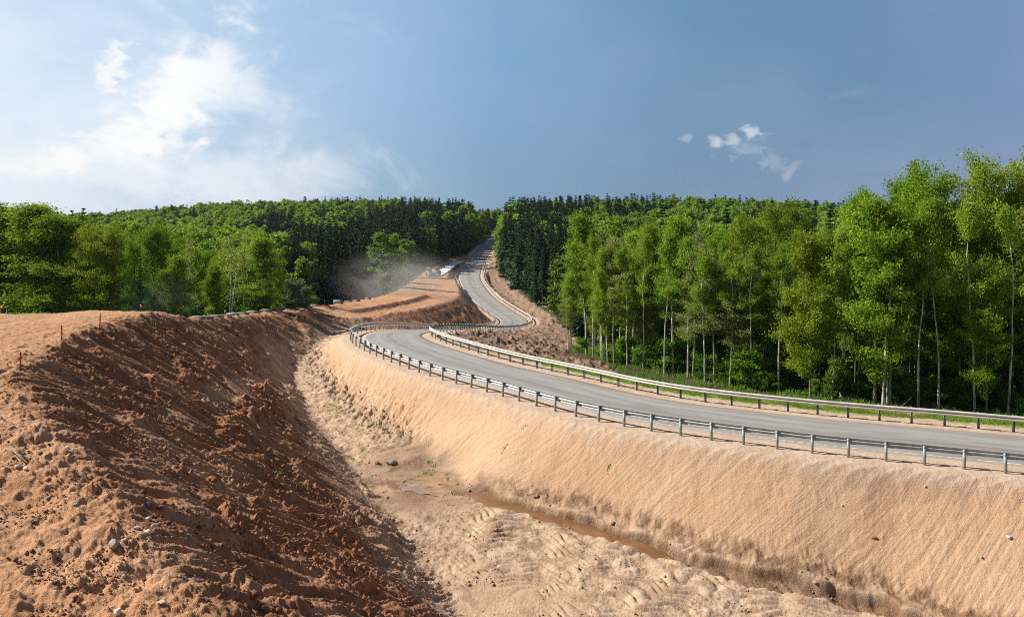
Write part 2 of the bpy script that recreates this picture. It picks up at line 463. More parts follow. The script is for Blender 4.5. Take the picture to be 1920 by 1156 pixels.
def blur(A, sig):
    r = int(3 * sig) + 1; k_ = np.exp(-np.arange(-r, r + 1) ** 2 / (2 * sig * sig)); k_ /= k_.sum()
    B = np.zeros_like(A); Pd = np.pad(A, ((r, r), (0, 0)), mode='edge')
    for i, kv in enumerate(k_): B += kv * Pd[i:i + A.shape[0]]
    C_ = np.zeros_like(A); Pd = np.pad(B, ((0, 0), (r, r)), mode='edge')
    for i, kv in enumerate(k_): C_ += kv * Pd[:, i:i + A.shape[1]]
    return C_
FX0, FX1, FY0, FY1, FS = -110.0, 110.0, -40.0, 480.0, 0.4
CX0, CX1, CY0, CY1, CS = -1400.0, 1400.0, -600.0, 1400.0, 5.0
ZF = blur(raster(FX0, FX1, FY0, FY1, FS), 1.0)
ZCo = blur(raster(CX0, CX1, CY0, CY1, CS), 2.0)
gxF, gyF = np.meshgrid(FX0 + np.arange(ZF.shape[1]) * FS, FY0 + np.arange(ZF.shape[0]) * FS)

def polydist(gx, gy, poly, vals=None):
    """distance, arc length, side and interpolated value of the nearest point of a polyline"""
    best = np.full(gx.shape, 1e9, np.float32); S = np.zeros(gx.shape, np.float32); side = np.zeros(gx.shape, np.float32)
    V = [np.zeros(gx.shape, np.float32) for _ in (vals or [])]
    acc = 0.0
    for i in range(len(poly) - 1):
        a = poly[i, :2]; b = poly[i + 1, :2]; d = b - a; ln = float(np.linalg.norm(d))
        if ln < 1e-6: continue
        R_ = 30.0
        c0 = max(0, int((min(a[0], b[0]) - R_ - FX0) / FS)); c1 = min(gx.shape[1], int((max(a[0], b[0]) + R_ - FX0) / FS) + 1)
        r0 = max(0, int((min(a[1], b[1]) - R_ - FY0) / FS)); r1 = min(gx.shape[0], int((max(a[1], b[1]) + R_ - FY0) / FS) + 1)
        if c1 <= c0 or r1 <= r0:
            acc += ln; continue
        x = gx[r0:r1, c0:c1]; y = gy[r0:r1, c0:c1]
        t = np.clip(((x - a[0]) * d[0] + (y - a[1]) * d[1]) / (ln * ln), 0, 1)
        px_ = x - a[0] - t * d[0]; py_ = y - a[1] - t * d[1]
        ds = np.sqrt(px_ ** 2 + py_ ** 2)
        m_ = ds < best[r0:r1, c0:c1]
        best[r0:r1, c0:c1][m_] = ds[m_]
        S[r0:r1, c0:c1][m_] = (acc + t * ln)[m_]
        side[r0:r1, c0:c1][m_] = np.sign(d[0] * (y - a[1]) - d[1] * (x - a[0]))[m_]
        for k_, vv in enumerate(vals or []):
            V[k_][r0:r1, c0:c1][m_] = (vv[i] + (vv[i + 1] - vv[i]) * t)[m_]
        acc += ln
    return best, S, side, V
def sub(poly, st): return np.vstack([poly[::st], poly[-1:]])
rd_s = sub(road, 2)
dR, sR, sideR, (zR, hwR) = polydist(gxF, gyF, rd_s, [rd_s[:, 2], sub(half[:, None], 2)[:, 0]])
dB, sB, sideB, _ = polydist(gxF, gyF, sub(bank_top, 2))
dE, sE, sideE, _ = polydist(gxF, gyF, sub(emb_crest, 2))
dK, sK, sideK, _ = polydist(gxF, gyF, sub(bank_toe, 2))
dT, sT, sideT, _ = polydist(gxF, gyF, sub(emb_toe, 2))
sdT_ = blur((np.clip(dT, 0, 8) * np.where(sideT == 0, 1, sideT)).astype(np.float32), 1.2)
# carve the corridor of the road: bed under the asphalt, then level shoulders
e = dR - hwR
wgt = 1 - ss(e, 1.9, 2.9)
near_rd = dR < 12
ZF = np.where(near_rd, ZF * (1 - wgt) + (zR - 0.05 - 0.03 * np.clip(e, 0, 3)) * wgt, ZF)
under = ss(-e, 0.1, 0.9)
ZF = ZF - under * (0.25 + 0.3 * ss(dR * 0 + gyF, 100, 200)) * near_rd

def samp(A, x, y, x0, y0, st):
    fx = np.clip((x - x0) / st, 0, A.shape[1] - 1.001); fy = np.clip((y - y0) / st, 0, A.shape[0] - 1.001)
    i = fx.astype(int); j = fy.astype(int); u = fx - i; v = fy - j
    return (A[j, i] * (1 - u) + A[j, i + 1] * u) * (1 - v) + (A[j + 1, i] * (1 - u) + A[j + 1, i + 1] * u) * v
def sF(A, x, y): return samp(A, x, y, FX0, FY0, FS)
def H(x, y):
    """terrain height without the small relief"""
    x = np.asarray(x, float); y = np.asarray(y, float)
    fine_ = sF(ZF, x, y); co = samp(ZCo, x, y, CX0, CY0, CS)
    m_ = np.minimum.reduce([ss(x, FX0, FX0 + 15), 1 - ss(x, FX1 - 15, FX1), ss(y, FY0, FY0 + 10), 1 - ss(y, FY1 - 20, FY1)])
    return fine_ * m_ + co * (1 - m_)

# ------------------------------------------------------------ ground zones
def inpoly(gx, gy, poly):
    poly = np.asarray(poly)[:, :2]; ins = np.zeros(gx.shape, bool)
    x1, y1 = poly[-1]
    for x2, y2 in poly:
        c = ((y1 > gy) != (y2 > gy))
        if y1 != y2:
            ins ^= c & (gx < (x2 - x1) * (gy - y1) / (y2 - y1) + x1)
        x1, y1 = x2, y2
    return ins
zone = np.zeros(gxF.shape, np.int8)          # 0 forest floor
platL = [(-110, -40), (-14, -40), (14, -12)] + [tuple(p[:2]) for p in bank_top[2:]] + [B(875, 472, 367), B(826, 490, 330), B(802, 504, 300), B(784, 518, 266), B(760, 534, 224), B(717, 552, 177), B(667, 561, 147),
         B(598, 571, 114.5), B(518, 579, 94.5), B(438, 585, 77), B(363, 591, 64), B(330, 586, 58), P(260, 582, 6.6), P(150, 581, 6.5), P(0, 586, 6.5), (-110, 60)]
zone[inpoly(gxF, gyF, [p[:2] for p in platL])] = 1     # sand plateau
bt = [p[:2] for p in bank_top]; bto = [p[:2] for p in bank_toe]
rail_side = [tuple(p[:2]) for p in nL[ibend + 6:]][::3]
rail_side = [p for p in rail_side if p[1] < 400]
zone[inpoly(gxF, gyF, bt + rail_side[::-1] + [(-17.5, 92)] + bto[::-1])] = 2       # dark brown bank
zone[inpoly(gxF, gyF, bto + [p[:2] for p in emb_toe][::-1])] = 4                   # ditch floor
zone[inpoly(gxF, gyF, [p[:2] for p in emb_crest] + [p[:2] for p in emb_toe][::-1])] = 3   # pale embankment
clear = [P(800, 628, 13.2), P(1000, 690, 12.8), P(1180, 715, 13.1), P(1120, 682, 13.6), P(1050, 650, 14.3), (10, 95), (11, 120), (12, 150), P(1052, 606, 25), P(1010, 574, 24.8), P(975, 548, 24.5), P(950, 522, 24), P(938, 500, 22.2), P(930, 470, 17.5), (-6, 400), (-11, 380), (-14, 330), (-12, 290), (-8, 250), (-4, 215), (4, 190), (-2, 160), (-5, 130), (-8, 105), (-12, 84)]
zone[inpoly(gxF, gyF, [p[:2] for p in clear])] = 5                                  # rubble and brash
verge = (sideR < 0) & (e > 0) & (e < 6.5) & (gyF < 74) & (gxF > 2)
zone[verge & (e > 2.3)] = 6                                                      # grass verge
zone[(e < 2.3) & near_rd & (gyF < 420)] = 7                                        # gravel shoulder
zone[(sideR > 0) & (e >= 2.3) & (e < 3.9) & (dR < 9) & (gyF < 76) & (gxF > -20) & (zone != 4)] = 3
zone[(sideR > 0) & (e < 2.5) & (dR < 9) & (gyF < 76) & (gxF > -20)] = 7
zone[(zone == 0) & (sideR > 0) & (dR < 11) & (gyF < 78) & (gxF > -21)] = 3
W = {k_: blur((zone == k_).astype(np.float32), 0.8) for k_ in range(1, 8)}

# ------------------------------------------------------------ ground sheet: polar grid round the camera, finer where it is near
t1_ = np.linspace(-37.5, 37.5, 1320)
colang = np.radians(np.concatenate([np.arange(-180, -60, 6), np.arange(-60, -38.2, .4), t1_, np.arange(38.4, 60, .4), np.arange(60, 180, 6)]))
rr = [0.3, 2, 4, 6, 7.5]
r_ = 8.5
while r_ < 950:
    rr.append(r_)
    r_ *= 1.0024 if r_ < 24 else 1.00125 if r_ < 62 else 1.002 if r_ < 95 else (1.006 if r_ < 300 else 1.02)
while r_ < 1150:
    rr.append(r_); r_ *= 1.25
rr = np.array(rr)
A_, R_ = np.meshgrid(colang, rr)
gx = (np.sin(A_) * R_); gy = (np.cos(A_) * R_)
gz = H(gx, gy)
infine = (gx > FX0) & (gx < FX1) & (gy > FY0) & (gy < FY1)
wx = gx + .55 * fbm(gx / 1.1, gy / 1.1, 4, 3); wy = gy + .55 * fbm(gx / 1.1, gy / 1.1, 4, 9)
Wv = {k_: np.where(infine, sF(W[k_], wx, wy), 0) for k_ in W}
Wv[7] = np.where(infine, sF(W[7], gx + .1 * pn(gx * 2, gy * 2, 5), gy + .1 * pn(gx * 2, gy * 2, 6)), 0)
tB = sF(dB, gx, gy); aB = sF(sB, gx, gy); tE = sF(dE, gx, gy); aE = sF(sE, gx, gy); tT = sF(dT, gx, gy); aT = sF(sT, gx, gy); sdT = sF(sideT, gx, gy)
eR = sF(e, gx, gy)
near = gy < 330
tK = sF(dK, gx, gy)
low_b = (1 - ss(tK + 1.3 * fbm(gx / 2.2, gy / 2.2, 3, 23), .3, 4.2)) * Wv[2] * ss(gy, 18, 26)
# dark bank: furrows down the fall line, clods, slumped ledge
bs = aB - .22 * tB + .5 * pn(gx / 3, gy / 3, 27)
f1 = fbm(bs / .85, tB / 6.0, 4, 21); f2 = fbm(bs / .26, tB / 1.6, 3, 31)
f1 = np.where(f1 < 0, f1 * 1.5, f1 * .8)
patchy = ss(fbm(gx / 4.0, gy / 4.0, 3, 29), -.4, .5)
rid = 1 - np.abs(pn((aB + .25 * tB) / 1.7, tB / 9, 41)) * 2
clod = np.maximum(0, fbm(gx / .34, gy / .34, 4, 51, .6)) ** 1.0
clod2 = np.maximum(0, fbm(gx / .95, gy / .95, 4, 57, .55))
farm = ss(gy, 60, 160)
amp = Wv[2] * (1 - .35 * farm)
edge = np.exp(-((tB - .6) / .9) ** 2) * Wv[2]
g1 = fbm(gx / .13, gy / .13, 3, 151, .6); g2 = np.maximum(0, pn(gx / .30, gy / .30, 155) - .12)
nearf = 1 - ss(gy, 40, 75)
lwob = tB + 1.1 * pn(aB / 4, aB * 0, 44) + .5 * pn(gx / .9, gy / .9, 45)
ledge = ss(lwob, 5.0, 5.5) * (1 - ss(lwob, 6.2, 7.0)) * ss(gy, 38, 43) * (1 - ss(gy, 56, 62)) * Wv[2] * ss(fbm(gx / 2.5, gy / 2.5, 3, 46), -.45, -.1)
dz = amp * (1 - .6 * low_b) * (.26 * f1 + .11 * f2 * (.4 + patchy) + .10 * rid + .17 * clod * patchy + .32 * clod2 * ss(pn(gx / 3, gy / 3, 77), -.2, .5)) * (1 - .75 * ledge)
dz += ledge * .12 + np.exp(-((tB - 7.6) / .8) ** 2) * Wv[2] * ss(gy, 30, 40) * (1 - ss(gy, 66, 76)) * (.12 + .4 * clod2)
dz += .28 * (np.floor(tB / 3.1 + .6 * pn(aB / 5, tB / 9, 33)) * 0 + ss(np.mod(tB / 3.4 + .7 * pn(aB / 6, aB * 0, 34), 1), .0, .22) * (1 - ss(np.mod(tB / 3.4 + .7 * pn(aB / 6, aB * 0, 34), 1), .22, 1))) * Wv[2] * ss(tB, .8, 2.5) * ss(pn(gx / 5, gy / 5, 35), -.2, .3)
dz += nearf * (Wv[2] * (.030 * g1 + .17 * g2 * patchy) + Wv[1] * ss(gy, 60, 25) * (.016 * g1 + .10 * g2 * ss(pn(gx / 1.4, gy / 1.4, 157), -.25, .3)) + Wv[4] * .014 * g1 + Wv[3] * (.008 * g1 + .05 * np.maximum(0, g2 - .12)))
dz -= edge * .25 * (pn(aB / 1.3, tB / 2, 63) + .3)
# plateau: tyre ruts, hummocks, clods near its edge
ruts = np.zeros_like(gx)
tr = -13.0 + .0 * gy
cx_ = gx + 30 - .12 * (gy - 30) + 3 * np.sin(gy / 19.0)
for off_ in (-6.2, -4.3, -1.0, .9, 4.5, 6.4):
    ruts += np.exp(-((cx_ - off_ - .25 * pn(gy / 6, off_ + gy * 0, 12)) / .28) ** 2)
edgeP = np.exp(-(tB / 2.2) ** 2)
fg = ss(gy, 34, 20)
dz += Wv[1] * (.09 * fbm(gx / 2.6, gy / 2.6, 3, 61) + .035 * fbm(gx / .35, gy / .35, 3, 64) - .06 * ruts * (1 - fg) + edgeP * (.16 * clod2 + .07 * clod)
      + fg * (.13 * fbm(gx / 1.6, gy / 1.2, 4, 66) + .16 * clod2 * ss(pn(gx / 2.2, gy / 2.2, 67), 0, .4) + .03 * clod))
# the upper and lower halves of the new road bed are divided by a dark berm
berm_line = np.array([B(612, 586, 110), B(660, 585, 117), B(700, 579, 127), B(750, 570, 145), B(800, 557, 180)])
dN, sN, _, _ = polydist(gxF, gyF, catmull(berm_line, 4.0))
bd = sF(dN, gx, gy)
berm = np.exp(-(bd / 1.3) ** 2) * (Wv[1] > .2)
dz += berm * (.35 + .3 * fbm(gx / 1.5, gy / 1.5, 3, 71))
mound = [(B(582, 588, 96), 1.6, 1.0), (B(548, 590, 90), 1.0, .4), (B(690, 596, 108), 1.0, .3)]
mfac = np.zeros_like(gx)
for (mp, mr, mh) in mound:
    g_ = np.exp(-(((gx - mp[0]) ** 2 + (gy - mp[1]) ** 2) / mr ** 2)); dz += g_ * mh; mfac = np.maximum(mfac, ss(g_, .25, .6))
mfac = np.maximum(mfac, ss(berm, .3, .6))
mfac = np.maximum(mfac, .45 * Wv[2] * ss(gy, 70, 100))  # far cut slope: same bank soil, tinted darker in place of slope shade
# pale embankment: rills down the slope
rill = .5 - 1.6 * np.abs(fbm((aE - .9 * tE) / .55, tE / 5.0, 3, 81, .6)) + .5 * fbm((aE - .9 * tE) / .16, tE / 1.6, 2, 82); rill2 = fbm((aE - .6 * tE) / 1.5, tE / 5, 3, 84)
gate = ss(tE, .2, 1.6)
dz += Wv[3] * (gate * (.020 * rill * (.35 + ss(pn(gx / 3, gy / 3, 83), -.3, .4)) + .012 * rill2) + .018 * fbm(gx / .35, gy / .35, 3, 86) + .05 * np.maximum(0, fbm(gx / .8, gy / .8, 3, 87)) * ss(pn(gx / 4, gy / 4, 88), -.1, .5))
dz += Wv[3] * np.exp(-(tE / 1.0) ** 2) * .08 * fbm(gx / .7, gy / .7, 3, 89)
# ditch floor: tyre chevrons, trampled mud, smooth silt
chev = np.sin((gx * .55 + gy * .95 + .9 * fbm(gx / 2.5, gy / 2.5, 2, 94)) * np.pi / .55)
lumps = fbm(gx / .55, gy / .55, 4, 91, .6)
track = ss(fbm(gx / 3.6, gy / 3.6, 2, 95), -.6, -.1) * ss(gx, -4.5, -1.0)
silt = np.exp(-(((gx + 2.0) / 4.2) ** 2 + ((gy - 31.5) / 3.6) ** 2) * 1.2) + np.exp(-(((gx + 5.2) / 4.4) ** 2 + ((gy - 47.0) / 5.2) ** 2) ** 1.5)
silt = np.clip(silt * 1.5, 0, 1)
dz += Wv[4] * (1 - silt) * (.10 * fbm(gx / 2.2, gy / 2.2, 3, 97) + track * (.11 * np.abs(chev) * 1.3 + .035 * lumps) + (1 - track) * (.07 * lumps + .10 * clod2))
# eroded channel along the foot of the embankment
chw = 1.05 + .40 * pn(aT / 3.3, aT * 0, 101) + .32 * fbm(gx / 1.5, gy / 1.5, 3, 103, .45)
cside = np.where(infine, sF(sdT_, gx, gy), 8.0)             # + = left of the toe line
toe_in = ss(gy, 20, 26) * (1 - ss(gy, 43.5, 45.5))
inch = 1 - ss(np.abs(cside - 1.0), chw * .55, chw * .55 + .16)
dz -= inch * toe_in * .50 * np.clip((Wv[3] + Wv[4]) * 2, 0, 1)
scarp = np.exp(-((cside + .35) / .5) ** 2) * toe_in
dz += scarp * .08 * fbm(gx / .5, gy / .5, 4, 105, .6)
# a shallow channel up to the head of the ditch
dz += (Wv[3] + Wv[4]) * ss(gy, 50, 56) * (1 - ss(gy, 78, 84)) * np.exp(-(cside / 1.6) ** 2) * (-.10 + .22 * lumps * 1.2)
# puddle basin
pud = np.exp(-(((gx + 5.0) / 2.9) ** 2 + ((gy - 46.8) / 3.0) ** 2) ** 2)
dz -= pud * (.20 + .10 * fbm(gx / 1.4, gy / 1.4, 3, 107))
# rubble
dz += Wv[5] * (.55 * np.maximum(-.1, fbm(gx / 3, gy / 3, 5, 111, .58)) + .26 * clod2 + .06 * np.abs(fbm(gx / .6, gy / .6, 3, 113)))
rutR = np.exp(-((eR - 6.2 + .5 * pn(gy / 9, gx * 0, 116)) / .5) ** 2) + np.exp(-((eR - 8.6 + .5 * pn(gy / 9, gx * 0, 117)) / .5) ** 2)
dz -= Wv[5] * .28 * rutR * (gy > 170)
dz += Wv[6] * .04 * fbm(gx / .5, gy / .5, 2, 121) + Wv[7] * .012 * fbm(gx / .3, gy / .3, 3, 122)
wf = np.clip(1 - sum(Wv.values()), 0, 1)
dz += wf * np.where(R_ < 260, .25 * fbm(gx / 2, gy / 2, 3, 131), 0)
dz *= np.where(eR < .3, 0, 1) * infine + (~infine)
gz = gz + np.where(R_ > 7, dz, 0)
PC = (-5.0, 46.2)
pud2 = np.exp(-(((gx - PC[0]) / 2.7) ** 2 + ((gy - PC[1]) / 2.9) ** 2) ** 3)
PL = float(np.median(gz[pud2 > .9])) - .06
gz = gz * (1 - pud2) + (PL + .035 * fbm(gx / 1.2, gy / 1.2, 3, 108)) * pud2
GZ_WATER = -15.75
nr, nc = gx.shape
idx = np.arange(nr * nc).reshape(nr, nc)
q1 = np.stack([idx[:-1, :-1], idx[:-1, 1:], idx[1:, 1:], idx[1:, :-1]], -1).reshape(-1, 4)[:, ::-1]
q2 = np.stack([idx[:-1, -1], idx[:-1, 0], idx[1:, 0], idx[1:, -1]], -1).reshape(-1, 4)[:, ::-1]
tot0 = np.where(infine, sum(sF(W[k_], gx, gy) for k_ in W), 0)
cum = np.where(tot0 > .85, 0.002, np.clip(1 - sum(Wv.values()), 0.002, 1))
Av = {}
for k_ in range(1, 8):
    cum = cum + Wv[k_]; Av[k_] = Wv[k_] / cum
za = np.stack([Av[1], Av[2], Av[3], np.clip(Av[4] + .75 * low_b, 0, 1)], -1).reshape(-1, 4)
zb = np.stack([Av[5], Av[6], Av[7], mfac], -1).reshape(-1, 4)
sband = np.exp(-((cside + .22 + .22 * fbm(gx / 1.1, gy / 1.1, 3, 144)) / .34) ** 2) * toe_in
wetv = np.clip(inch * toe_in + .95 * sband * (.4 + ss(fbm(gx / .6, gy / .6, 3, 143), -.3, .3)) + 0.85 * silt * Wv[4] * (gy > 40) * (.55 + .45 * ss(fbm(gx / 2.2, gy / 1.2, 3, 141), -.5, .5)) + .5 * Wv[4] * ss(fbm(gx / 1.3, gy / 1.3, 3, 142), .35, .7) * (gx < 1), 0, 1)
sl = np.stack([aE - .9 * tE, tE, bs, tB], -1).reshape(-1, 4)
zc = np.stack([wetv, np.clip(silt * Wv[4], 0, 1), ledge, np.clip(f1 * .5 + .5, 0, 1)], -1).reshape(-1, 4)

def newmat(name, rough=.9):
    m_ = bpy.data.materials.new(name); m_.use_nodes = True
    t = NT(m_.node_tree); b = t.n['Principled BSDF']
    b.inputs['Roughness'].default_value = rough
    b.inputs['Specular IOR Level'].default_value = .2
    return m_, t, b
def attr(t, name):
    a = t.new('ShaderNodeAttribute', attribute_name=name); return a
mg, t, b = newmat("ground_soil", .95)
geo = t.new('ShaderNodeTexCoord'); oc = geo.outputs['Object']
A1 = attr(t, 'za'); A2 = attr(t, 'zb'); A3 = attr(t, 'zc'); A4 = attr(t, 'sl')
s4 = t.new('ShaderNodeSeparateColor'); t.l.new(A4.outputs['Color'], s4.inputs[0])
st1 = t.noise(t.comb(t.m('MULTIPLY', s4.outputs[0], 5.0), t.m('MULTIPLY', s4.outputs[1], .35)), 1.0, 5, .7)
st2 = t.noise(t.comb(t.m('MULTIPLY', s4.outputs[2], 4.0), t.m('MULTIPLY', A4.outputs['Alpha'], .6)), 1.0, 5, .7)
s1 = t.new('ShaderNodeSeparateColor'); t.l.new(A1.outputs['Color'], s1.inputs[0])
s2 = t.new('ShaderNodeSeparateColor'); t.l.new(A2.outputs['Color'], s2.inputs[0])
s3 = t.new('ShaderNodeSeparateColor'); t.l.new(A3.outputs['Color'], s3.inputs[0])
n_big = t.noise(oc, .22, 4, .6); n_med = t.noise(oc, 1.3, 5, .6); n_fine = t.noise(oc, 9, 5, .65); n_grit = t.noise(oc, 34, 3, .7)
floor_c = t.mix(t.step(n_med, .4, .62), (.030, .032, .012), (.055, .075, .018))
sand = t.mix(t.step(n_big, .35, .65), (.47, .245, .122), (.55, .315, .175))
sand = t.mix(t.m('MULTIPLY', t.step(n_fine, .45, .75), .55), sand, (.33, .145, .062))
dark = t.mix(t.step(n_med, .35, .68), (.27, .115, .055), (.46, .222, .112))
dark = t.mix(t.m('MULTIPLY', t.step(n_fine, .42, .7), .6), dark, (.17, .068, .034))
dark = t.mix(t.m('MULTIPLY', t.step(n_big, .50, .64), .6), dark, (.50, .28, .16))
pale = t.mix(t.step(n_big, .35, .65), (.57, .362, .218), (.61, .418, .275))
pale = t.mix(t.m('MULTIPLY', t.step(st1, .50, .62), .5), pale, (.46, .275, .16))
dark = t.mix(t.m('MULTIPLY', t.step(st2, .50, .68), .42), dark, (.15, .06, .03))
pale = t.mix(t.m('MULTIPLY', t.step(n_med, .5, .75), .35), pale, (.44, .25, .13))
pale = t.mix(t.m('MULTIPLY', t.step(n_fine, .5, .8), .4), pale, (.40, .24, .14))
mud = t.mix(t.step(n_med, .38, .62), (.38, .25, .16), (.56, .415, .285))
mud = t.mix(t.m('MULTIPLY', t.step(n_fine, .5, .72), .5), mud, (.26, .155, .095))
rub = t.mix(t.step(n_med, .42, .70), (.19, .118, .08), (.42, .30, .21))
rub = t.mix(t.m('MULTIPLY', t.step(n_fine, .45, .7), .6), rub, (.12, .075, .05))
grs = t.mix(t.step(n_med, .42, .6), (.10, .17, .022), (.20, .28, .045))
grs = t.mix(t.step(n_big, .56, .68), grs, (.42, .28, .17))
grav = t.mix(t.step(n_med, .35, .65), (.50, .36, .255), (.58, .44, .33))
col = t.mix(s1.outputs[0], floor_c, sand)
col = t.mix(s1.outputs[1], col, dark)
col = t.mix(s1.outputs[2], col, pale)
col = t.mix(A1.outputs['Alpha'], col, mud)
col = t.mix(s2.outputs[0], col, rub)
col = t.mix(s2.outputs[1], col, grs)
col = t.mix(s2.outputs[2], col, grav)
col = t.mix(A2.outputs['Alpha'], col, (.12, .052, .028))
col = t.mix(t.m('MULTIPLY', s3.outputs[2], .85), col, (.52, .29, .16))
col = t.mix(s3.outputs[1], col, t.mix(t.step(n_med, .35, .65), (.56, .40, .265), (.44, .295, .185)))
col = t.mix(t.m('MULTIPLY', s3.outputs[0], .8), col, (.17, .085, .04))
col = t.mix(t.m('MULTIPLY', t.step(n_grit, .56, .72), .5), col, t.mix(1.0, col, (.42, .34, .30), 'MULTIPLY'))
col = t.mix(t.m('MULTIPLY', t.step(n_grit, .40, .28), .28), col, (.72, .58, .45))
t.l.new(col, b.inputs['Base Color'])
bump = t.new('ShaderNodeBump'); bump.inputs['Strength'].default_value = .68; bump.inputs['Distance'].default_value = .07
hh = t.m('ADD', n_fine, t.m('MULTIPLY', n_grit, .7))
hh = t.m('ADD', hh, t.m('MULTIPLY', t.m('MULTIPLY', st1, s1.outputs[2]), 1.2))
hh = t.m('ADD', hh, t.m('MULTIPLY', t.m('MULTIPLY', st2, s1.outputs[1]), 1.4))
t.l.new(hh, bump.inputs['Height'])
t.l.new(t.m('MULTIPLY_ADD', s3.outputs[0], -.75, .95, clamp=True), b.inputs['Roughness'])
t.l.new(bump.outputs[0], b.inputs['Normal'])

V = np.stack([gx, gy, gz + ZC], -1).reshape(-1, 3)
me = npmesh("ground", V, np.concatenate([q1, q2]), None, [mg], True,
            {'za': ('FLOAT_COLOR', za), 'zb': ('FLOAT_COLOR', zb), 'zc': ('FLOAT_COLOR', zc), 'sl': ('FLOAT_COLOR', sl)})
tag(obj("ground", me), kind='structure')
del V

# final relief sampled back for placing small things
def gnd(x, y):
    """height of the built sheet (nearest vertex of the polar grid)"""
    r = np.hypot(x, y); a = np.arctan2(x, y)
    i = np.clip(np.searchsorted(rr, r), 1, nr - 1); j = np.clip(np.searchsorted(colang, a), 1, nc - 1)
    fi = np.clip((r - rr[i - 1]) / (rr[i] - rr[i - 1]), 0, 1); fj = np.clip((a - colang[j - 1]) / (colang[j] - colang[j - 1]), 0, 1)
    z = (gz[i - 1, j - 1] * (1 - fj) + gz[i - 1, j] * fj) * (1 - fi) + (gz[i, j - 1] * (1 - fj) + gz[i, j] * fj) * fi
    return z + ZC

# ------------------------------------------------------------ road surface
mr, t, b = newmat("asphalt", .8)
au = attr(t, 'across'); al = attr(t, 'along')
u = au.outputs['Fac']; oc = t.new('ShaderNodeTexCoord').outputs['Object']
lv = t.comb(t.m('MULTIPLY', u, 3.0), t.m('MULTIPLY', al.outputs['Fac'], .12))
streak = t.noise(lv, 1.6, 5, .65)
patch = t.noise(oc, .25, 4, .6); gr = t.noise(oc, 30, 3, .7)
c = t.mix(t.step(streak, .35, .65), (.235, .225, .21), (.325, .308, .288))
wp = t.m('ABSOLUTE', t.m('SUBTRACT', t.m('ABSOLUTE', t.m('MULTIPLY', u, 1.0)), .5))
c = t.mix(t.m('MULTIPLY', t.step(wp, .20, .0), .40), c, (.37, .35, .33))
c = t.mix(t.m('MULTIPLY', t.step(t.m('ABSOLUTE', t.m('SUBTRACT', u, .12)), .16, 0), .5), c, (.17, .165, .16))
c = t.mix(t.m('MULTIPLY', t.step(patch, .45, .7), .3), c, (.33, .31, .29))
dust = t.m('ADD', t.m('ABSOLUTE', u), t.m('MULTIPLY', t.m('SUBTRACT', patch, .5), .35))
c = t.mix(t.m('MULTIPLY', t.step(dust, .84, 1.02), .8), c, (.44, .33, .24))
c = t.mix(t.m('MULTIPLY', t.step(gr, .55, .75), .3), c, (.1, .1, .1))
t.l.new(c, b.inputs['Base Color'])
bp = t.new('ShaderNodeBump'); bp.inputs['Strength'].default_value = .25; bp.inputs['Distance'].default_value = .01
t.l.new(gr, bp.inputs['Height']); t.l.new(bp.outputs[0], b.inputs['Normal'])
us = np.linspace(-1, 1, 15)
rows = []
al_ = []
for i in range(len(road)):
    for k_ in us:
        rows.append((road[i, 0] + rn[i, 0] * half[i] * k_, road[i, 1] + rn[i, 1] * half[i] * k_, road[i, 2] + ZC + .0 - .04 * abs(k_)))
rows = np.array(rows); n = len(road); m = len(us)
ii = np.arange(n * m).reshape(n, m)
Q = np.stack([ii[:-1, :-1], ii[:-1, 1:], ii[1:, 1:], ii[1:, :-1]], -1).reshape(-1, 4)
# skirts down the two edges
sk = rows.reshape(n, m, 3)[:, [0, -1]].copy(); sk[..., 2] -= .3
base_i = n * m
rows2 = np.concatenate([rows, sk.reshape(-1, 3)])
si = base_i + np.arange(n * 2).reshape(n, 2)
Qs = np.concatenate([np.stack([ii[:-1, 0], ii[1:, 0], si[1:, 0], si[:-1, 0]], -1), np.stack([ii[1:, -1], ii[:-1, -1], si[:-1, 1], si[1:, 1]], -1)])
acr = np.concatenate([np.tile(us, n), np.tile([-1, 1], n)]); alo = np.concatenate([np.repeat(np.arange(n), m), np.repeat(np.arange(n), 2)])
rme = npmesh("road", rows2, np.concatenate([Q, Qs]), None, [mr], True, {'across': ('FLOAT', acr), 'along': ('FLOAT', alo)})
tag(obj("road", rme), kind='structure')
# worn white edge line on the camera side
mw, t, b = newmat("worn_paint", .7)
oc = t.new('ShaderNodeTexCoord').outputs['Object']
t.l.new(t.mix(t.step(t.noise(oc, 3, 4, .7), .35, .6), (.28, .27, .26), (.62, .61, .59)), b.inputs['Base Color'])
mk = MB()
for o_ in (2.62,):
    p0 = np.c_[road[:, :2] + rn * (o_ - .05), road[:, 2] + ZC + .004 - .04 * (o_ - .05) / 2.95 + .004]
    p1 = np.c_[road[:, :2] + rn * (o_ + .06), road[:, 2] + ZC + .004 - .04 * (o_ + .06) / 2.95 + .004]
    n1 = ibend + 2
    Vv = np.stack([p0[:n1], p1[:n1]], 1).reshape(-1, 3)
    mk.add(Vv, [(2 * i, 2 * i + 1, 2 * i + 3, 2 * i + 2) for i in range(n1 - 1)])
tag(obj("road_marking", mk.mesh("road_marking", mw)), kind='structure')

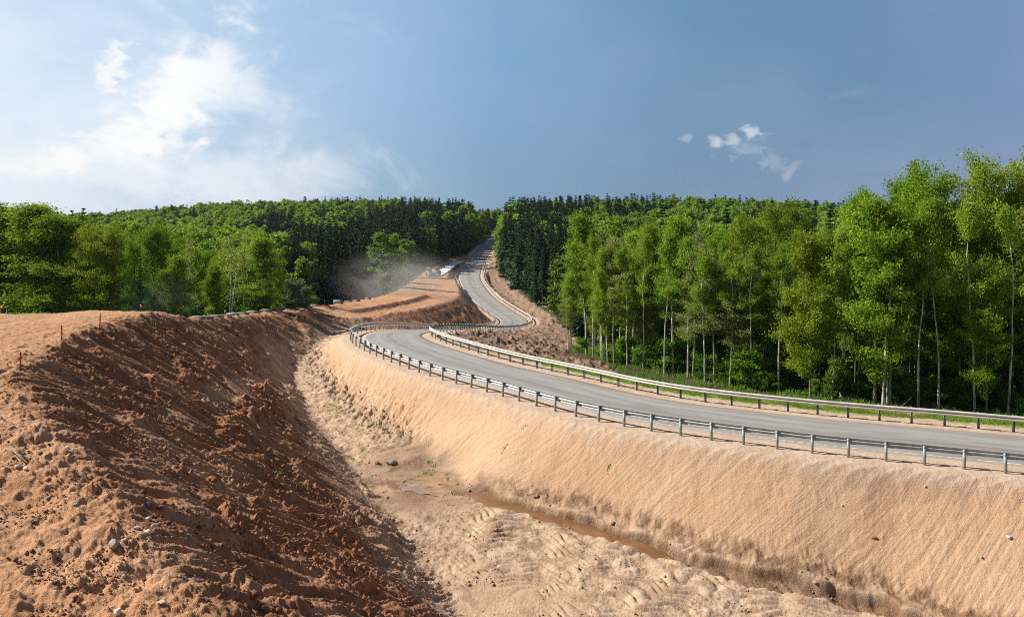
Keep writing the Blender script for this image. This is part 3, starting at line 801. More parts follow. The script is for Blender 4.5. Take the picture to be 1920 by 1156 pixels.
# ------------------------------------------------------------ water
mwa, t, b = newmat("muddy_water", .08)
oc = t.new('ShaderNodeTexCoord').outputs['Object']
nz = t.noise(oc, .8, 4, .6, .6)
t.l.new(t.mix(t.step(nz, .35, .65), (.17, .080, .034), (.24, .125, .060)), b.inputs['Base Color'])
b.inputs['Specular IOR Level'].default_value = .5
bp = t.new('ShaderNodeBump'); bp.inputs['Strength'].default_value = .12; bp.inputs['Distance'].default_value = .02
t.l.new(t.noise(oc, 7, 3, .6), bp.inputs['Height']); t.l.new(bp.outputs[0], b.inputs['Normal'])
tl = emb_toe
tt = np.gradient(tl[:, :2], axis=0); tt /= np.linalg.norm(tt, axis=1)[:, None]; tn = np.stack([-tt[:, 1], tt[:, 0]], 1)
sel = (tl[:, 1] < 45.2) & (tl[:, 1] > 33.0) & (tl[:, 0] < 25)
cl = tl[sel][:, :2] + tn[sel] * 1.0
zl = tl[sel][:, 2]
sg = []
for k_ in (-1.0, -.5, 0, .5, 1.0):
    sg.append(np.c_[cl + tn[sel] * k_, zl - .30 - .5 * ss(cl[:, 1], 38.5, 34.5) - .35 * ss(cl[:, 1], 43.6, 45.2) + ZC])
sg = np.stack(sg, 1); n = len(sg)
ii = np.arange(n * 5).reshape(n, 5)
Q = np.stack([ii[:-1, :-1], ii[:-1, 1:], ii[1:, 1:], ii[1:, :-1]], -1).reshape(-1, 4)
tag(obj("stream_water", npmesh("stream_water", sg.reshape(-1, 3), Q, None, [mwa], True)), kind='structure')
# ------------------------------------------------------------ guard rails
def plain(name, colr, rough=.6, metal=0.0, var=.15, scale=3.0, spec=.3):
    m_, t, b = newmat(name, rough)
    oc = t.new('ShaderNodeTexCoord').outputs['Object']
    n_ = t.noise(oc, scale, 5, .65)
    lo = tuple(v * (1 - var) for v in colr); hi = tuple(min(1, v * (1 + var)) for v in colr)
    t.l.new(t.mix(t.step(n_, .3, .7), lo, hi), b.inputs['Base Color'])
    b.inputs['Metallic'].default_value = metal
    b.inputs['Specular IOR Level'].default_value = spec
    return m_
M_beam = plain("galvanised_steel", (.56, .58, .57), .5, .1, .18, 1.2)
M_beam_d = plain("dusty_galvanised_steel", (.60, .57, .50), .55, .15, .15, 1.0)
M_post = plain("post_steel", (.30, .33, .32), .55, .3, .2, 4)
M_block = plain("spacer_steel", (.22, .24, .24), .55, .3, .2, 4)
# W profile: (offset towards the road, height) with a little thickness
wp_ = [(.0, .90), (.035, .875), (.075, .865), (.085, .83), (.075, .795), (.015, .76), (.0, .745), (.015, .73), (.075, .695), (.085, .66), (.075, .625), (.035, .615), (.0, .59)]
wprof = np.array(wp_ + [(a - .012, b_) for a, b_ in wp_[::-1]])

rnd2 = random.Random(3)
def make_rail(line, toward, label, name='guardrail', zdrop=0.05, spacing=1.68, maxposts=100, mat=M_beam, endturn=None):
    """line: polyline of the rail; toward: +1 if the road lies to the left of travel"""
    tl_ = np.gradient(line[:, :2], axis=0); tl_ /= np.linalg.norm(tl_, axis=1)[:, None] + 1e-9
    nn = np.stack([-tl_[:, 1], tl_[:, 0]], 1) * toward
    root = obj(name, None, loc=(line[0, 0], line[0, 1], line[0, 2] + ZC - zdrop))
    tag(root, label, 'guardrail')
    o0 = np.array(root.location)
    k_ = len(wprof)
    V = []
    for i in range(len(line)):
        V.append(np.c_[line[i, 0] + nn[i, 0] * (wprof[:, 0] + .17), line[i, 1] + nn[i, 1] * (wprof[:, 0] + .17), line[i, 2] + ZC - zdrop + wprof[:, 1]])
    V = np.concatenate(V) - o0
    n_ = len(line)
    ii_ = np.arange(n_)[:-1, None] * k_; jj = np.arange(k_)[None, :]; j2 = (jj + 1) % k_
    Q_ = np.stack([ii_ + jj, ii_ + j2, ii_ + k_ + j2, ii_ + k_ + jj], -1).reshape(-1, 4)
    bm_ = npmesh("beam", V, Q_, None, [mat], False)
    obj("beam", bm_, root)
    # posts: steel channel with the top cut at a slant, and the dark spacer block that holds the beam
    p = MB()
    p.box((0, 0, .26), (.13, .022, 1.22)); p.box((.055, .045, .26), (.022, .09, 1.215)); p.box((-.055, .045, .26), (.022, .09, 1.215))
    pm = p.mesh("post", M_post)
    bl = MB()
    bl.add([(-.06, .0, .56), (.06, .0, .56), (.06, .185, .64), (-.06, .185, .64), (-.06, -.02, .90), (.06, -.02, .90), (.06, .185, .86), (-.06, .185, .86)],
           [(0, 3, 2, 1), (4, 5, 6, 7), (0, 1, 5, 4), (1, 2, 6, 5), (2, 3, 7, 6), (3, 0, 4, 7)])
    bmh = bl.mesh("spacer_block", M_block)
    s_ = np.r_[0, np.cumsum(np.linalg.norm(np.diff(line[:, :2], axis=0), axis=1))]
    ts = np.arange(.4, s_[-1], spacing)
    extra = MB()
    for q, tt_ in enumerate(ts):
        x = np.interp(tt_, s_, line[:, 0]); y = np.interp(tt_, s_, line[:, 1]); z = np.interp(tt_, s_, line[:, 2])
        nx_ = np.interp(tt_, s_, nn[:, 0]); ny_ = np.interp(tt_, s_, nn[:, 1])
        rz_ = math.atan2(-nx_, ny_)
        if q < maxposts:
            po = obj("post", pm, root, loc=(x - o0[0], y - o0[1], z + ZC - zdrop - o0[2]), rot=(rnd2.uniform(-.025, .025), rnd2.uniform(-.02, .02), rz_ + rnd2.uniform(-.06, .06)))
            obj("spacer_block", bmh, po)
        else:
            ca, sa = math.cos(rz_), math.sin(rz_)
            for me_ in (pm, bmh):
                co = np.array([v.co for v in me_.vertices])
                W_ = np.c_[co[:, 0] * ca - co[:, 1] * sa + x - o0[0], co[:, 0] * sa + co[:, 1] * ca + y - o0[1], co[:, 2] + z + ZC - zdrop - o0[2]]
                extra.add(W_, [list(pl.vertices) for pl in me_.polygons])
    if extra.n:
        tag(obj("distant_posts", extra.mesh("distant_posts", M_post), root), kind='stuff')
    return root
iL = ibend
def seg(arr, a, b): return arr[a:b]
LR = road_off(LS); RR = road_off(-RS)
i0 = int(np.argmin(np.abs(road[:80, 0] - 44)))
# outer rail: near stretch, round the first bend and down to the sharp bend
ib2 = int(np.argmin(np.linalg.norm(road[:, :2] - np.array(P(950, 611, 25.2)[:2]), axis=1)))
outer = LR[i0:ib2].copy()
# the offset curve may fold inside the sharp bends: drop points that lie closer to the road than the offset
def unfold(line, offs):
    keep_ = []
    for p in line:
        d = np.min(np.hypot(road[:, 0] - p[0], road[:, 1] - p[1]))
        if d > offs - .25: keep_.append(p)
    return np.array(keep_)
outer = catmull(unfold(outer, 4.0)[::3], 1.0)
left_up = LR[ib2:][(LR[ib2:, 1] > 0) & (LR[ib2:, 1] < 283)]
left_up = catmull(unfold(left_up, 4.4)[::3], 1.2)
inner = catmull(unfold(RR[i0:iL + 6], 3.7)[::3], 1.0)
ih = int(np.argmin(np.abs(RR[ib2:ib2 + 30, 0] - RR[ib2:ib2 + 30, 0].max()))) + ib2
inner2 = catmull(unfold(RR[iL + 6:ih + 2], 3.7)[::3], 1.0)
inner2 = np.vstack([inner[-1:], inner2])
rup = RR[ih + 1:][(RR[ih + 1:, 1] < 340)]
rup = catmull(unfold(rup, 4.2)[::3], 1.2); rup = np.vstack([inner2[-1:], rup])
make_rail(outer, -1, "nearest steel guardrail, seen from behind with its posts towards the camera")
make_rail(inner, 1, "pale dusty guardrail with its lit face showing, across the road in front of the woods", mat=M_beam_d)
make_rail(inner2, 1, "dark backed guardrail running down from the first bend to the sharp bend", mat=M_beam_d)
make_rail(rup, 1, "pale guardrail climbing the right side of the distant road below the spruces", mat=M_beam_d)
make_rail(left_up, -1, "dark guardrail climbing the left side of the distant road above the brown slope", mat=M_beam)

# ------------------------------------------------------------ leaves, bark
def leafmat(name, c1, c2, c3=None, trans=.44, hue=.035):
    m_ = bpy.data.materials.new(name); m_.use_nodes = True
    t = NT(m_.node_tree); t.n.clear()
    o_ = t.new('ShaderNodeOutputMaterial')
    ti = attr(t, 'tint'); oi_ = t.new('ShaderNodeObjectInfo')
    c = t.mix(ti.outputs['Fac'], c1, c2)
    hs = t.new('ShaderNodeHueSaturation')
    t.put(hs.inputs['Hue'], t.m('MULTIPLY_ADD', oi_.outputs['Random'], hue, .5 - hue / 2))
    t.put(hs.inputs['Value'], t.m('MULTIPLY_ADD', t.m('FRACT', t.m('MULTIPLY', oi_.outputs['Random'], 7.3)), .4, .8))
    t.put(hs.inputs['Color'], c)
    d = t.new('ShaderNodeBsdfDiffuse'); tr_ = t.new('ShaderNodeBsdfTranslucent'); mx = t.new('ShaderNodeMixShader')
    t.put(d.inputs[0], hs.outputs[0])
    t.put(tr_.inputs[0], t.mix(1.0, hs.outputs[0], (1.0, 1.05, .45), 'MULTIPLY'))
    mx.inputs[0].default_value = trans
    t.l.new(d.outputs[0], mx.inputs[1]); t.l.new(tr_.outputs[0], mx.inputs[2])
    gl = t.new('ShaderNodeBsdfGlossy'); gl.inputs['Roughness'].default_value = .5; gl.inputs[0].default_value = (.9, .95, .8, 1)
    m2 = t.new('ShaderNodeMixShader'); m2.inputs[0].default_value = .012
    t.l.new(mx.outputs[0], m2.inputs[1]); t.l.new(gl.outputs[0], m2.inputs[2])
    t.l.new(m2.outputs[0], o_.inputs[0])
    return m_
L_broad = leafmat("broad_leaves", (.115, .22, .012), (.24, .39, .022))
L_oak = leafmat("oak_leaves", (.15, .22, .016), (.31, .39, .035))
L_birch = leafmat("birch_leaves", (.16, .27, .025), (.36, .47, .05))
L_aspen = leafmat("aspen_leaves", (.19, .23, .075), (.36, .41, .15))
L_bright = leafmat("young_leaves", (.16, .26, .014), (.30, .42, .03))
L_far = leafmat("far_leaves", (.15, .25, .035), (.27, .40, .055))
L_spruce = leafmat("spruce_needles", (0.015, 0.042, 0.017), (0.039, 0.084, 0.027), trans=.08, hue=.03)
L_dry = leafmat("dry_needles", (0.046, 0.039, 0.026), (0.098, 0.072, 0.049), trans=.08, hue=.03)
L_willow = leafmat("willow_leaves", (.14, .19, .10), (.26, .31, .18), trans=.2)
L_under = leafmat("shrub_leaves", (.09, .19, .017), (.21, .37, .035))
def bark(name, a, b_, sc=6):
    m_, t, b = newmat(name, .9)
    oc = t.new('ShaderNodeTexCoord').outputs['Object']
    mp = t.new('ShaderNodeMapping'); mp.inputs['Scale'].default_value = (1, 1, .25)
    t.l.new(oc, mp.inputs[0])
    n_ = t.noise(mp.outputs[0], sc, 5, .7)
    t.l.new(t.mix(t.step(n_, .38, .62), a, b_), b.inputs['Base Color'])
    return m_
B_dark = bark("dark_bark", (.055, .042, .03), (.13, .10, .075))
B_birch = bark("birch_bark", (.22, .19, .15), (.74, .70, .62), 4)
B_grey = bark("grey_bark", (.14, .12, .09), (.34, .29, .23))

def leaf_quads(C, size, rg, out=None, asp=.6, up=.35, outw=.5, jit=.35):
    n_ = len(C)
    nv = rg.normal(size=(n_, 3)); nv /= np.linalg.norm(nv, axis=1)[:, None]
    if out is not None: nv = nv + outw * out
    nv[:, 2] += up
    nv /= np.linalg.norm(nv, axis=1)[:, None] + 1e-9
    r = rg.normal(size=(n_, 3)); u_ = np.cross(nv, r); u_ /= np.linalg.norm(u_, axis=1)[:, None] + 1e-9
    v_ = np.cross(nv, u_)
    s_ = size * (1 + jit * rg.uniform(-1, 1, n_))[:, None]
    V_ = np.stack([C - u_ * s_, C - v_ * s_ * asp, C + u_ * s_, C + v_ * s_ * asp], 1).reshape(-1, 3)
    return V_, np.arange(n_ * 4).reshape(-1, 4)

def crown_profile(kind, t):
    if kind == 'round': return np.sqrt(np.clip(1 - (2 * t - .85) ** 2 / 1.35, 0.02, 1)) * (1 - .35 * t ** 3)
    if kind == 'oval': return np.clip(np.sin(np.pi * np.clip(t * .86 + .12, 0, 1)) ** .75, .05, 1)
    if kind == 'column': return np.clip(np.sin(np.pi * np.clip(t * .8 + .14, 0, 1)) ** .5, .05, 1) * (1 - .45 * t)
    if kind == 'flame': return np.clip(1.05 - t, .03, 1) ** .75 * np.clip(t * 5 + .25, 0, 1)
    return 1 - t

def broadleaf(seed, Ht=16, cb=.3, Rr=4.0, kind='oval', nl=44, sub_=7, per=70, ls=.16, csize=.75, tr=.17, mats=(None, None), lean=.3, forks=1, up=.6, gap=.22):
    """returns (wood mesh, crown mesh): tapered trunk with limbs, and leaf clumps strung along the twigs"""
    rg = np.random.RandomState(seed)
    Wd = MB(); centres = []; outs = []; tints = []
    for f_ in range(forks):
        nseg = 9
        z_ = np.linspace(0, Ht * (1 - .06 * f_), nseg)
        dx = np.cumsum(rg.normal(0, lean * .35, nseg)) * (z_ / Ht); dy = np.cumsum(rg.normal(0, lean * .35, nseg)) * (z_ / Ht)
        if forks > 1:
            aa = 2 * np.pi * f_ / forks + rg.rand(); sp = .12 * Ht * (z_ / Ht) ** 1.2
            dx = dx + np.cos(aa) * sp; dy = dy + np.sin(aa) * sp
        dx -= dx[0]; dy -= dy[0]
        tk = np.c_[dx, dy, z_]
        rad = tr * (1 - .86 * (z_ / Ht)) ** .9 * (1 if forks == 1 else .75)
        rad[0] *= 1.25
        Wd.tube(tk, rad, 8)
        nlf = nl // forks
        for i in range(nlf):
            t_ = (i + rg.rand()) / nlf
            zz = Ht * (cb + (1 - cb) * t_ * .985)
            bx = np.interp(zz, z_, dx); by = np.interp(zz, z_, dy)
            azm = i * 2.39996 + rg.normal(0, .35)
            if rg.rand() < gap + (.42 * (1 - t_ / .45) if (t_ < .45 and gap > .15) else 0): continue
            ln = Rr * float(crown_profile(kind, np.array(t_))) * rg.uniform(.5, 1.2)
            if forks > 1: ln *= .8
            el_ = rg.uniform(.05, .55) + up * t_
            p0 = np.array([bx, by, zz - .25 * ln * math.sin(el_)])
            k_ = 6
            s_ = np.linspace(0, 1, k_)
            dirv = np.array([math.cos(azm) * math.cos(el_), math.sin(azm) * math.cos(el_), math.sin(el_)])
            wob = np.cumsum(rg.normal(0, .07 * ln, (k_, 3)), axis=0); wob[0] = 0
            br = p0 + s_[:, None] * dirv * ln + wob * .6
            br[:, 2] -= .12 * ln * s_ ** 2 * (1 - t_)
            Wd.tube(br, np.interp(s_, [0, 1], [max(.012, tr * .32 * (1 - .7 * t_)), .008]), 4)
            for j in range(sub_):
                sj = rg.uniform(.38, 1.0)
                q = np.array([np.interp(sj, s_, br[:, c_]) for c_ in range(3)])
                off = rg.normal(0, 1, 3); off /= np.linalg.norm(off); off *= rg.uniform(.15, .30 * Rr + .2)
                off[2] = off[2] * .6 + .1
                q2_ = q + off
                if sub_ <= 10: Wd.tube(np.array([q, (q + q2_) / 2 + rg.normal(0, .05, 3), q2_]), [.016, .01, .006], 3)
                centres.append(q2_); tints.append(rg.rand()); outs.append(dirv)
    centres = np.array(centres); outs = np.array(outs); tints = np.array(tints)
    n_ = len(centres)
    C = np.repeat(centres, per, 0); g_ = rg.normal(size=C.shape)
    cs = np.repeat(csize * rg.uniform(.55, 1.2, n_), per)[:, None]
    # clumps are flattened sprays, thicker at the rim
    od = np.repeat(outs, per, 0)
    C = C + g_ * cs * np.array([.42, .42, .22]) + od * (rg.normal(size=(len(C), 1)) * cs * .55)
    C[:, 2] -= .18 * np.abs(rg.normal(size=len(C))) * cs[:, 0]
    cen = np.array([np.interp(C[:, 2].mean(), z_, dx), np.interp(C[:, 2].mean(), z_, dy), Ht * (cb + 1) / 2])
    o_ = C - cen; o_ /= np.linalg.norm(o_, axis=1)[:, None] + 1e-9
    V_, Q_ = leaf_quads(C, ls, rg, o_)
    tint = np.clip(np.repeat(tints, per) * .7 + rg.rand(len(C)) * .45 - .05, 0, 1)
    crown = npmesh("crown", V_, Q_, None, [mats[0]], False, {'tint': ('FLOAT', np.repeat(tint, 4))})
    wood = Wd.mesh("trunk", mats[1], True)
    return wood, crown

def spruce(seed, Ht=20, Rr=2.6, levels=34, per=8, nq=9, cb=.1, mats=(None, None), qs=.42, dead=0.0):
    rg = np.random.RandomState(seed)
    Wd = MB(); C = []; D = []; S = []; T_ = []
    Wd.tube(np.array([[0, 0, 0], [.05, 0, Ht * .5], [0, .04, Ht * .995]]), [.19, .11, .01], 6)
    for i in range(levels):
        t_ = (i + .5 * rg.rand()) / levels
        zz = Ht * (cb + (1 - cb) * t_)
        ln0 = Rr * (1 - t_) ** .86 * rg.uniform(.82, 1.12) + .16
        if t_ < .12: ln0 *= .6 + 3 * t_
        m_ = max(4, int(per * (1 - .4 * t_)))
        for k_ in range(m_):
            if rg.rand() < dead * (1 - t_): continue
            a = 2 * np.pi * (k_ + rg.rand() * .8) / m_ + i * .7
            ln = ln0 * rg.uniform(.7, 1.15)
            dr = .15 + .35 * (1 - t_)
            s_ = np.linspace(.12, 1, nq)
            x = np.cos(a) * s_ * ln; y = np.sin(a) * s_ * ln; z = zz - dr * ln * s_ + .16 * ln * s_ ** 2.5 + rg.normal(0, .05, nq)
            C.append(np.c_[x, y, z]); D.append(np.tile([math.cos(a), math.sin(a), -dr], (nq, 1))); S.append(qs * (1.15 - .55 * s_) * (.34 + .80 * (1 - t_) ** .7) * rg.uniform(.8, 1.2, nq)); T_.append(np.full(nq, rg.rand()))
    C = np.concatenate(C); D = np.concatenate(D); S = np.concatenate(S); T_ = np.concatenate(T_)
    n_ = len(C)
    D /= np.linalg.norm(D, axis=1)[:, None]
    side = np.cross(D, [0, 0, 1.]); side /= np.linalg.norm(side, axis=1)[:, None] + 1e-9
    a = rg.uniform(-.9, .9, n_)[:, None]
    upv = np.cross(side, D)
    sd_ = side * np.cos(a) + upv * np.sin(a)
    lng = (D + .35 * rg.normal(size=D.shape)); lng /= np.linalg.norm(lng, axis=1)[:, None]
    S = S[:, None]
    V_ = np.stack([C - lng * S * .7, C + sd_ * S * .75 - np.array([0, 0, .22]) * S, C + lng * S * 1.15, C - sd_ * S * .75 - np.array([0, 0, .22]) * S], 1).reshape(-1, 3)
    Q_ = np.arange(n_ * 4).reshape(-1, 4)
    tint = np.clip(T_ * .6 + rg.rand(n_) * .4, 0, 1)
    crown = npmesh("crown", V_, Q_, None, [mats[0]], False, {'tint': ('FLOAT', np.repeat(tint, 4))})
    return Wd.mesh("trunk", mats[1], True), crown

def bare(seed, Ht=13, mats=None, leaves=None):
    """pale, nearly leafless tree"""
    return broadleaf(seed, Ht, .35, 2.6, 'flame', 34, 10, 5, .11, .5, .15, (leaves, mats), .5, 2, 1.0)

rnd = random.Random(11)
ORD = ['first', 'second', 'third', 'fourth', 'fifth', 'sixth', 'seventh', 'eighth', 'ninth', 'tenth', 'eleventh', 'twelfth', 'thirteenth', 'fourteenth', 'fifteenth', 'sixteenth', 'seventeenth',
       'eighteenth', 'nineteenth', 'twentieth', 'twenty first', 'twenty second', 'twenty third', 'twenty fourth', 'twenty fifth', 'twenty sixth', 'twenty seventh', 'twenty eighth', 'twenty ninth', 'thirtieth',
       'thirty first', 'thirty second', 'thirty third', 'thirty fourth', 'thirty fifth', 'thirty sixth']
def tree(name, protos, x, y, z, ht, proto_h, label, cat, group=None, rz=None, wide=1.0):
    root = obj(name, None, loc=(x, y, z), rot=(0, 0, rnd.uniform(0, 6.28) if rz is None else rz), scale=(ht / proto_h * wide, ht / proto_h * wide, ht / proto_h))
    tag(root, label, cat, group)
    obj("trunk", protos[0], root); obj("crown", protos[1], root)
    return root
def G(x, y): return float(gnd(np.array([x], float), np.array([y], float))[0])
def place(px, d, top, kind, label=None, cat='tree', group=None, wide=1.0, rz=None, sink=.15):
    x = (px - 960) / F * d; y = d
    z = G(x, y) - sink
    ht = ZC + (HZ - top) / F * d - z
    nm, pr, ph = kind
    return tree(nm, pr, x, y, z, ht, ph, label, cat, group, rz, wide)

PB = [broadleaf(100 + i, 16, .17, 4.3, 'oval', 66, 10, 92, .082, .76, .20, (L_broad, B_dark), .4, 2, .6) for i in range(3)]
PO = [broadleaf(110 + i, 16, .20, 4.8, 'round', 62, 10, 88, .085, .78, .24, (L_oak, B_dark), .7, 2, .5, .28) for i in range(2)]
PBr = [broadleaf(120 + i, 16, .36, 2.2, 'column', 70, 8, 74, .078, .60, .13, (L_birch, B_birch), .4, 1, .7, .25) for i in range(3)]
PA = [broadleaf(130 + i, 14, .34, 2.3, 'column', 66, 8, 72, .078, .58, .12, (L_aspen, B_grey), .6, 1, .7, .25) for i in range(2)]
PY = [broadleaf(140 + i, 12, .12, 2.5, 'oval', 60, 8, 84, .080, .64, .10, (L_bright, B_grey), .4, 1, .5, .25) for i in range(2)]
PS = [broadleaf(150 + i, 3.2, .03, 1.5, 'round', 30, 6, 80, .07, .42, .04, (L_under, B_grey), .3, 3, .4) for i in range(3)]
PW = [broadleaf(160 + i, 6, .05, 2.8, 'round', 40, 8, 60, .11, .6, .08, (L_willow, B_grey), .3, 3, .4) for i in range(2)]
PBh = [broadleaf(180 + i, 16, (.50, .42, .56)[i], 2.1, ('oval', 'column', 'round')[i], 38, 8, 66, .078, .62, .12, (L_birch, B_birch), .9, 1, .8, .34) for i in range(3)]
PBare = [bare(170 + i, 13, B_birch, L_birch) for i in range(2)]
K = dict(
    broad=[('broadleaf_tree', p, 16) for p in PB], oak=[('oak_tree', p, 16) for p in PO], birch=[('birch_tree', p, 16) for p in PBr],
    aspen=[('aspen_tree', p, 14) for p in PA], young=[('young_tree', p, 12) for p in PY], shrub=[('shrub', p, 3.2) for p in PS],
    stem=[('birch_tree', p, 16) for p in PBh],
    willow=[('willow_bush', p, 6) for p in PW], bare=[('bare_tree', p, 13) for p in PBare])
SPn = [spruce(200 + i, 20, 3.3, 36, 10, 9, .08, (L_spruce, B_dark), .48) for i in range(3)] 
SPt = [spruce(210 + i, 20, 2.1, 34, 8, 8, .30, (L_spruce, B_dark), .40, .35) for i in range(2)]
SPd = [spruce(220 + i, 20, 2.0, 30, 7, 7, .25, (L_dry, B_dark), .34, .3) for i in range(1)]
SPf = [spruce(230 + i, 20, 3.9, 20, 9, 4, .05, (L_spruce, B_dark), 1.05) for i in range(3)]
BF = [broadleaf(240 + i, 17, .16, 4.3, ('oval', 'round')[i % 2], 30, 4, 24, .46, 1.15, .2, (L_far, B_dark), .3, 1, .5, .05) for i in range(3)]
BM = [broadleaf(250 + i, 17, .14, 4.0, ('oval', 'round', 'oval')[i % 3], 44, 6, 36, .24, .95, .2, (L_far, B_dark), .3, 2, .5, .1) for i in range(3)]

# ---- the wood right of the road: front row, tree by tree (pixel column, distance, top row)
front = [
 (1100, 78, 408, 'birch', 0, 1.2, "tall yellow green birch with a pointed crown at the left corner of the right wood"),
 (1068, 80, 500, 'aspen', 0, 1.0, "short pale leaved aspen leaning out at the left edge of the right hand wood"),
 (1128, 74, 470, 'birch', 1, 1.1, "slim pale stemmed birch right behind the tall corner birch"),
 (1152, 70, 455, 'aspen', 1, 1.15, "grey green aspen with a leaning dark stem right of the corner birches"),
 (1188, 72, 440, 'birch', 2, 1.2, "light green birch with a thin straight stem, left of the twin stemmed birch"),
 (1222, 69, 430, 'birch', 0, 1.1, "full crowned birch with two tall stems close together above a low bush"),
 (1262, 66, 412, 'birch', 1, 1.1, "tallest birch of the right hand wood, its white stem bent near the foot"),
 (1300, 63, 470, 'aspen', 0, 1.2, "grey leaved aspen just right of the tallest bent birch"),
 (1340, 61, 492, 'aspen', 1, 1.2, "wide silvery aspen with several thin stems in the middle of the right hand wood"),
 (1392, 60, 498, 'aspen', 0, 1.1, "silvery aspen with a drooping crown next to the wide silvery one"),
 (1520, 55, 440, 'young', 0, .85, "slender tree with one crooked pale stem standing alone at the front of the wood"),
 (1578, 57, 400, 'birch', 2, 1.2, "narrow green tree right behind the lone crooked one"),
 (1640, 53, 385, 'young', 1, 1.0, "tall bright green tree with twin straight stems by the far guardrail"),
 (1668, 54, 420, 'birch', 0, .9, "thin birch leaning beside the tall twin stemmed tree"),
 (1735, 56, 310, 'broad', 0, .78, "tallest bright green tree whose rounded top stands against the storm sky"),
 (1700, 60, 350, 'broad', 1, .7, "left shoulder of the bright green group, slightly lower than the tallest tree"),
 (1800, 55, 390, 'young', 0, .9, "leafy young tree between the two giant trees on the right"),
 (1880, 54, 303, 'oak', 0, .80, "giant yellow green oak rising at the right border of the photo"),
 (1945, 52, 345, 'oak', 1, .8, "oak cut off by the right border of the photo"),
 (1850, 50, 520, 'young', 1, .8, "low leafy tree in front of the giant oak's dark stem"),
 (1610, 62, 370, 'broad', 2, .62, "dark green tree with a pointed top left of the bright green group"),
 (1480, 66, 395, 'oak', 1, .85, "broad oak with dark crooked limbs showing above the silvery aspens"),
 (1425, 72, 412, 'oak', 0, .8, "yellow green oak half hidden behind the crooked limbed oak"),
 (1350, 78, 442, 'broad', 1, .8, "round green crown showing over the silvery aspens"),
]
for px, d, top, k_, vi, wd_, lab in front:
    place(px, d, top, K[k_][vi % len(K[k_])], lab, wide=wd_)
# thinner stems and filling rows behind the front row
rg = np.random.RandomState(5)
fill = 0
def wood_row(x0, x1, d0, d1, n_, kinds, tops, label, group, wide=(.8, 1.1)):
    for i in range(n_):
        px = x0 + (x1 - x0) * (i + rg.rand()) / n_
        base = np.interp(px, [x0, x1], [d0, d1]) + rg.uniform(-2.5, 3.5)
        k_ = kinds[rg.randint(len(kinds))]
        top = np.interp(px, *tops) + rg.uniform(-12, 30)
        v_ = K[k_][rg.randint(len(K[k_]))]
        place(px, base, top, v_, label + ", %s from the left" % ORD[i], group=group, wide=rg.uniform(*wide))
topline = ([1060, 1100, 1200, 1300, 1400, 1500, 1600, 1700, 1950], [520, 450, 480, 470, 460, 450, 425, 360, 350])
wood_row(1065, 1480, 86, 70, 14, ['birch', 'broad', 'birch', 'young'], topline, "green tree behind the pale stems of the right wood", 'second row of the right hand wood', (.8, 1.1))
wood_row(1480, 1960, 66, 60, 13, ['broad', 'young', 'broad'], ([1480, 1600, 1700, 1960], [460, 440, 380, 380]), "leafy tree behind the front row at the far guardrail", 'second row near the far guardrail', (.7, .95))
wood_row(1100, 2050, 100, 84, 20, ['broad', 'oak', 'broad'], ([1060, 1300, 1600, 2000], [460, 445, 430, 370]), "crown showing deep inside the right wood", 'trees deep in the right hand wood', (.75, 1.0))
wood_row(1120, 2050, 68, 53, 22, ['birch', 'aspen', 'birch'], ([1120, 1400, 2000], [520, 520, 470]), "slender stemmed thin tree fronting the right wood", 'thin trees at the front of the right hand wood', (.55, .8))
wood_row(1075, 1500, 79, 64, 16, ['birch', 'birch', 'aspen'], ([1060, 1100, 1300, 1500], [520, 450, 450, 480]), "pale straight stemmed birch among the front trees", 'pale stemmed birches in the front', (.45, .7))
for i, (px, d, top) in enumerate([(1066, 76, 520), (1112, 72, 450), (1140, 71, 470), (1176, 68, 470), (1206, 67, 450), (1246, 64, 440), (1290, 62.5, 450), (1322, 61, 480), (1368, 60, 480), (1412, 59, 470), (1460, 58, 460),
                                 (1560, 55, 440), (1655, 52, 400), (1664, 52.4, 410), (1722, 52, 380), (1760, 51.5, 400), (1828, 50.5, 380), (1890, 50, 400)]):
    place(px, d, top, K['stem'][(i * 2 + i // 3) % 3], "tall birch with a long bare stem fronting the wood, %s from the left" % ORD[i], group='long stemmed trees at the edge of the wood', wide=rnd.uniform(.75, 1.0))
wood_row(1960, 2500, 52, 44, 12, ['broad', 'oak', 'young'], ([1960, 2500], [320, 300]), "leafy tree beyond the right border", 'trees beyond the right border', (.8, 1.0))
for i in range(34):
    px = 1090 + (1960 - 1090) * (i + rg.rand() * .9) / 34
    d = float(np.interp(px, [1080, 1200, 1350, 1500, 1655, 1950], [76, 68, 61, 57.5, 54.5, 49])) + rg.uniform(-.6, 3.5)
    x = (px - 960) / F * d
    nm, pr, ph = K['shrub'][rg.randint(3)]
    tree(nm, pr, x, d, G(x, d) - .1, rg.uniform(1.0, 3.0), ph, "leafy shrub behind the far guardrail at the wood's foot, %s from the left" % ORD[i], 'shrub', 'shrubs at the foot of the right hand wood', wide=rg.uniform(.9, 1.3))

for i in range(30):
    px = 1380 + 700 * (i + rg.rand() * .9) / 30
    d = float(np.interp(px, [1380, 1655, 2080], [66, 60, 56])) + rg.uniform(0, 14)
    x = (px - 960) / F * d
    nm, pr, ph = K['shrub'][rg.randint(3)]
    tree(nm, pr, x, d, G(x, d) - .1, rg.uniform(3.0, 5.5), ph, "tall dark shrub inside the right wood, %s from the left" % ORD[i], 'shrub', 'shrubs inside the right hand wood', wide=rg.uniform(.9, 1.3))
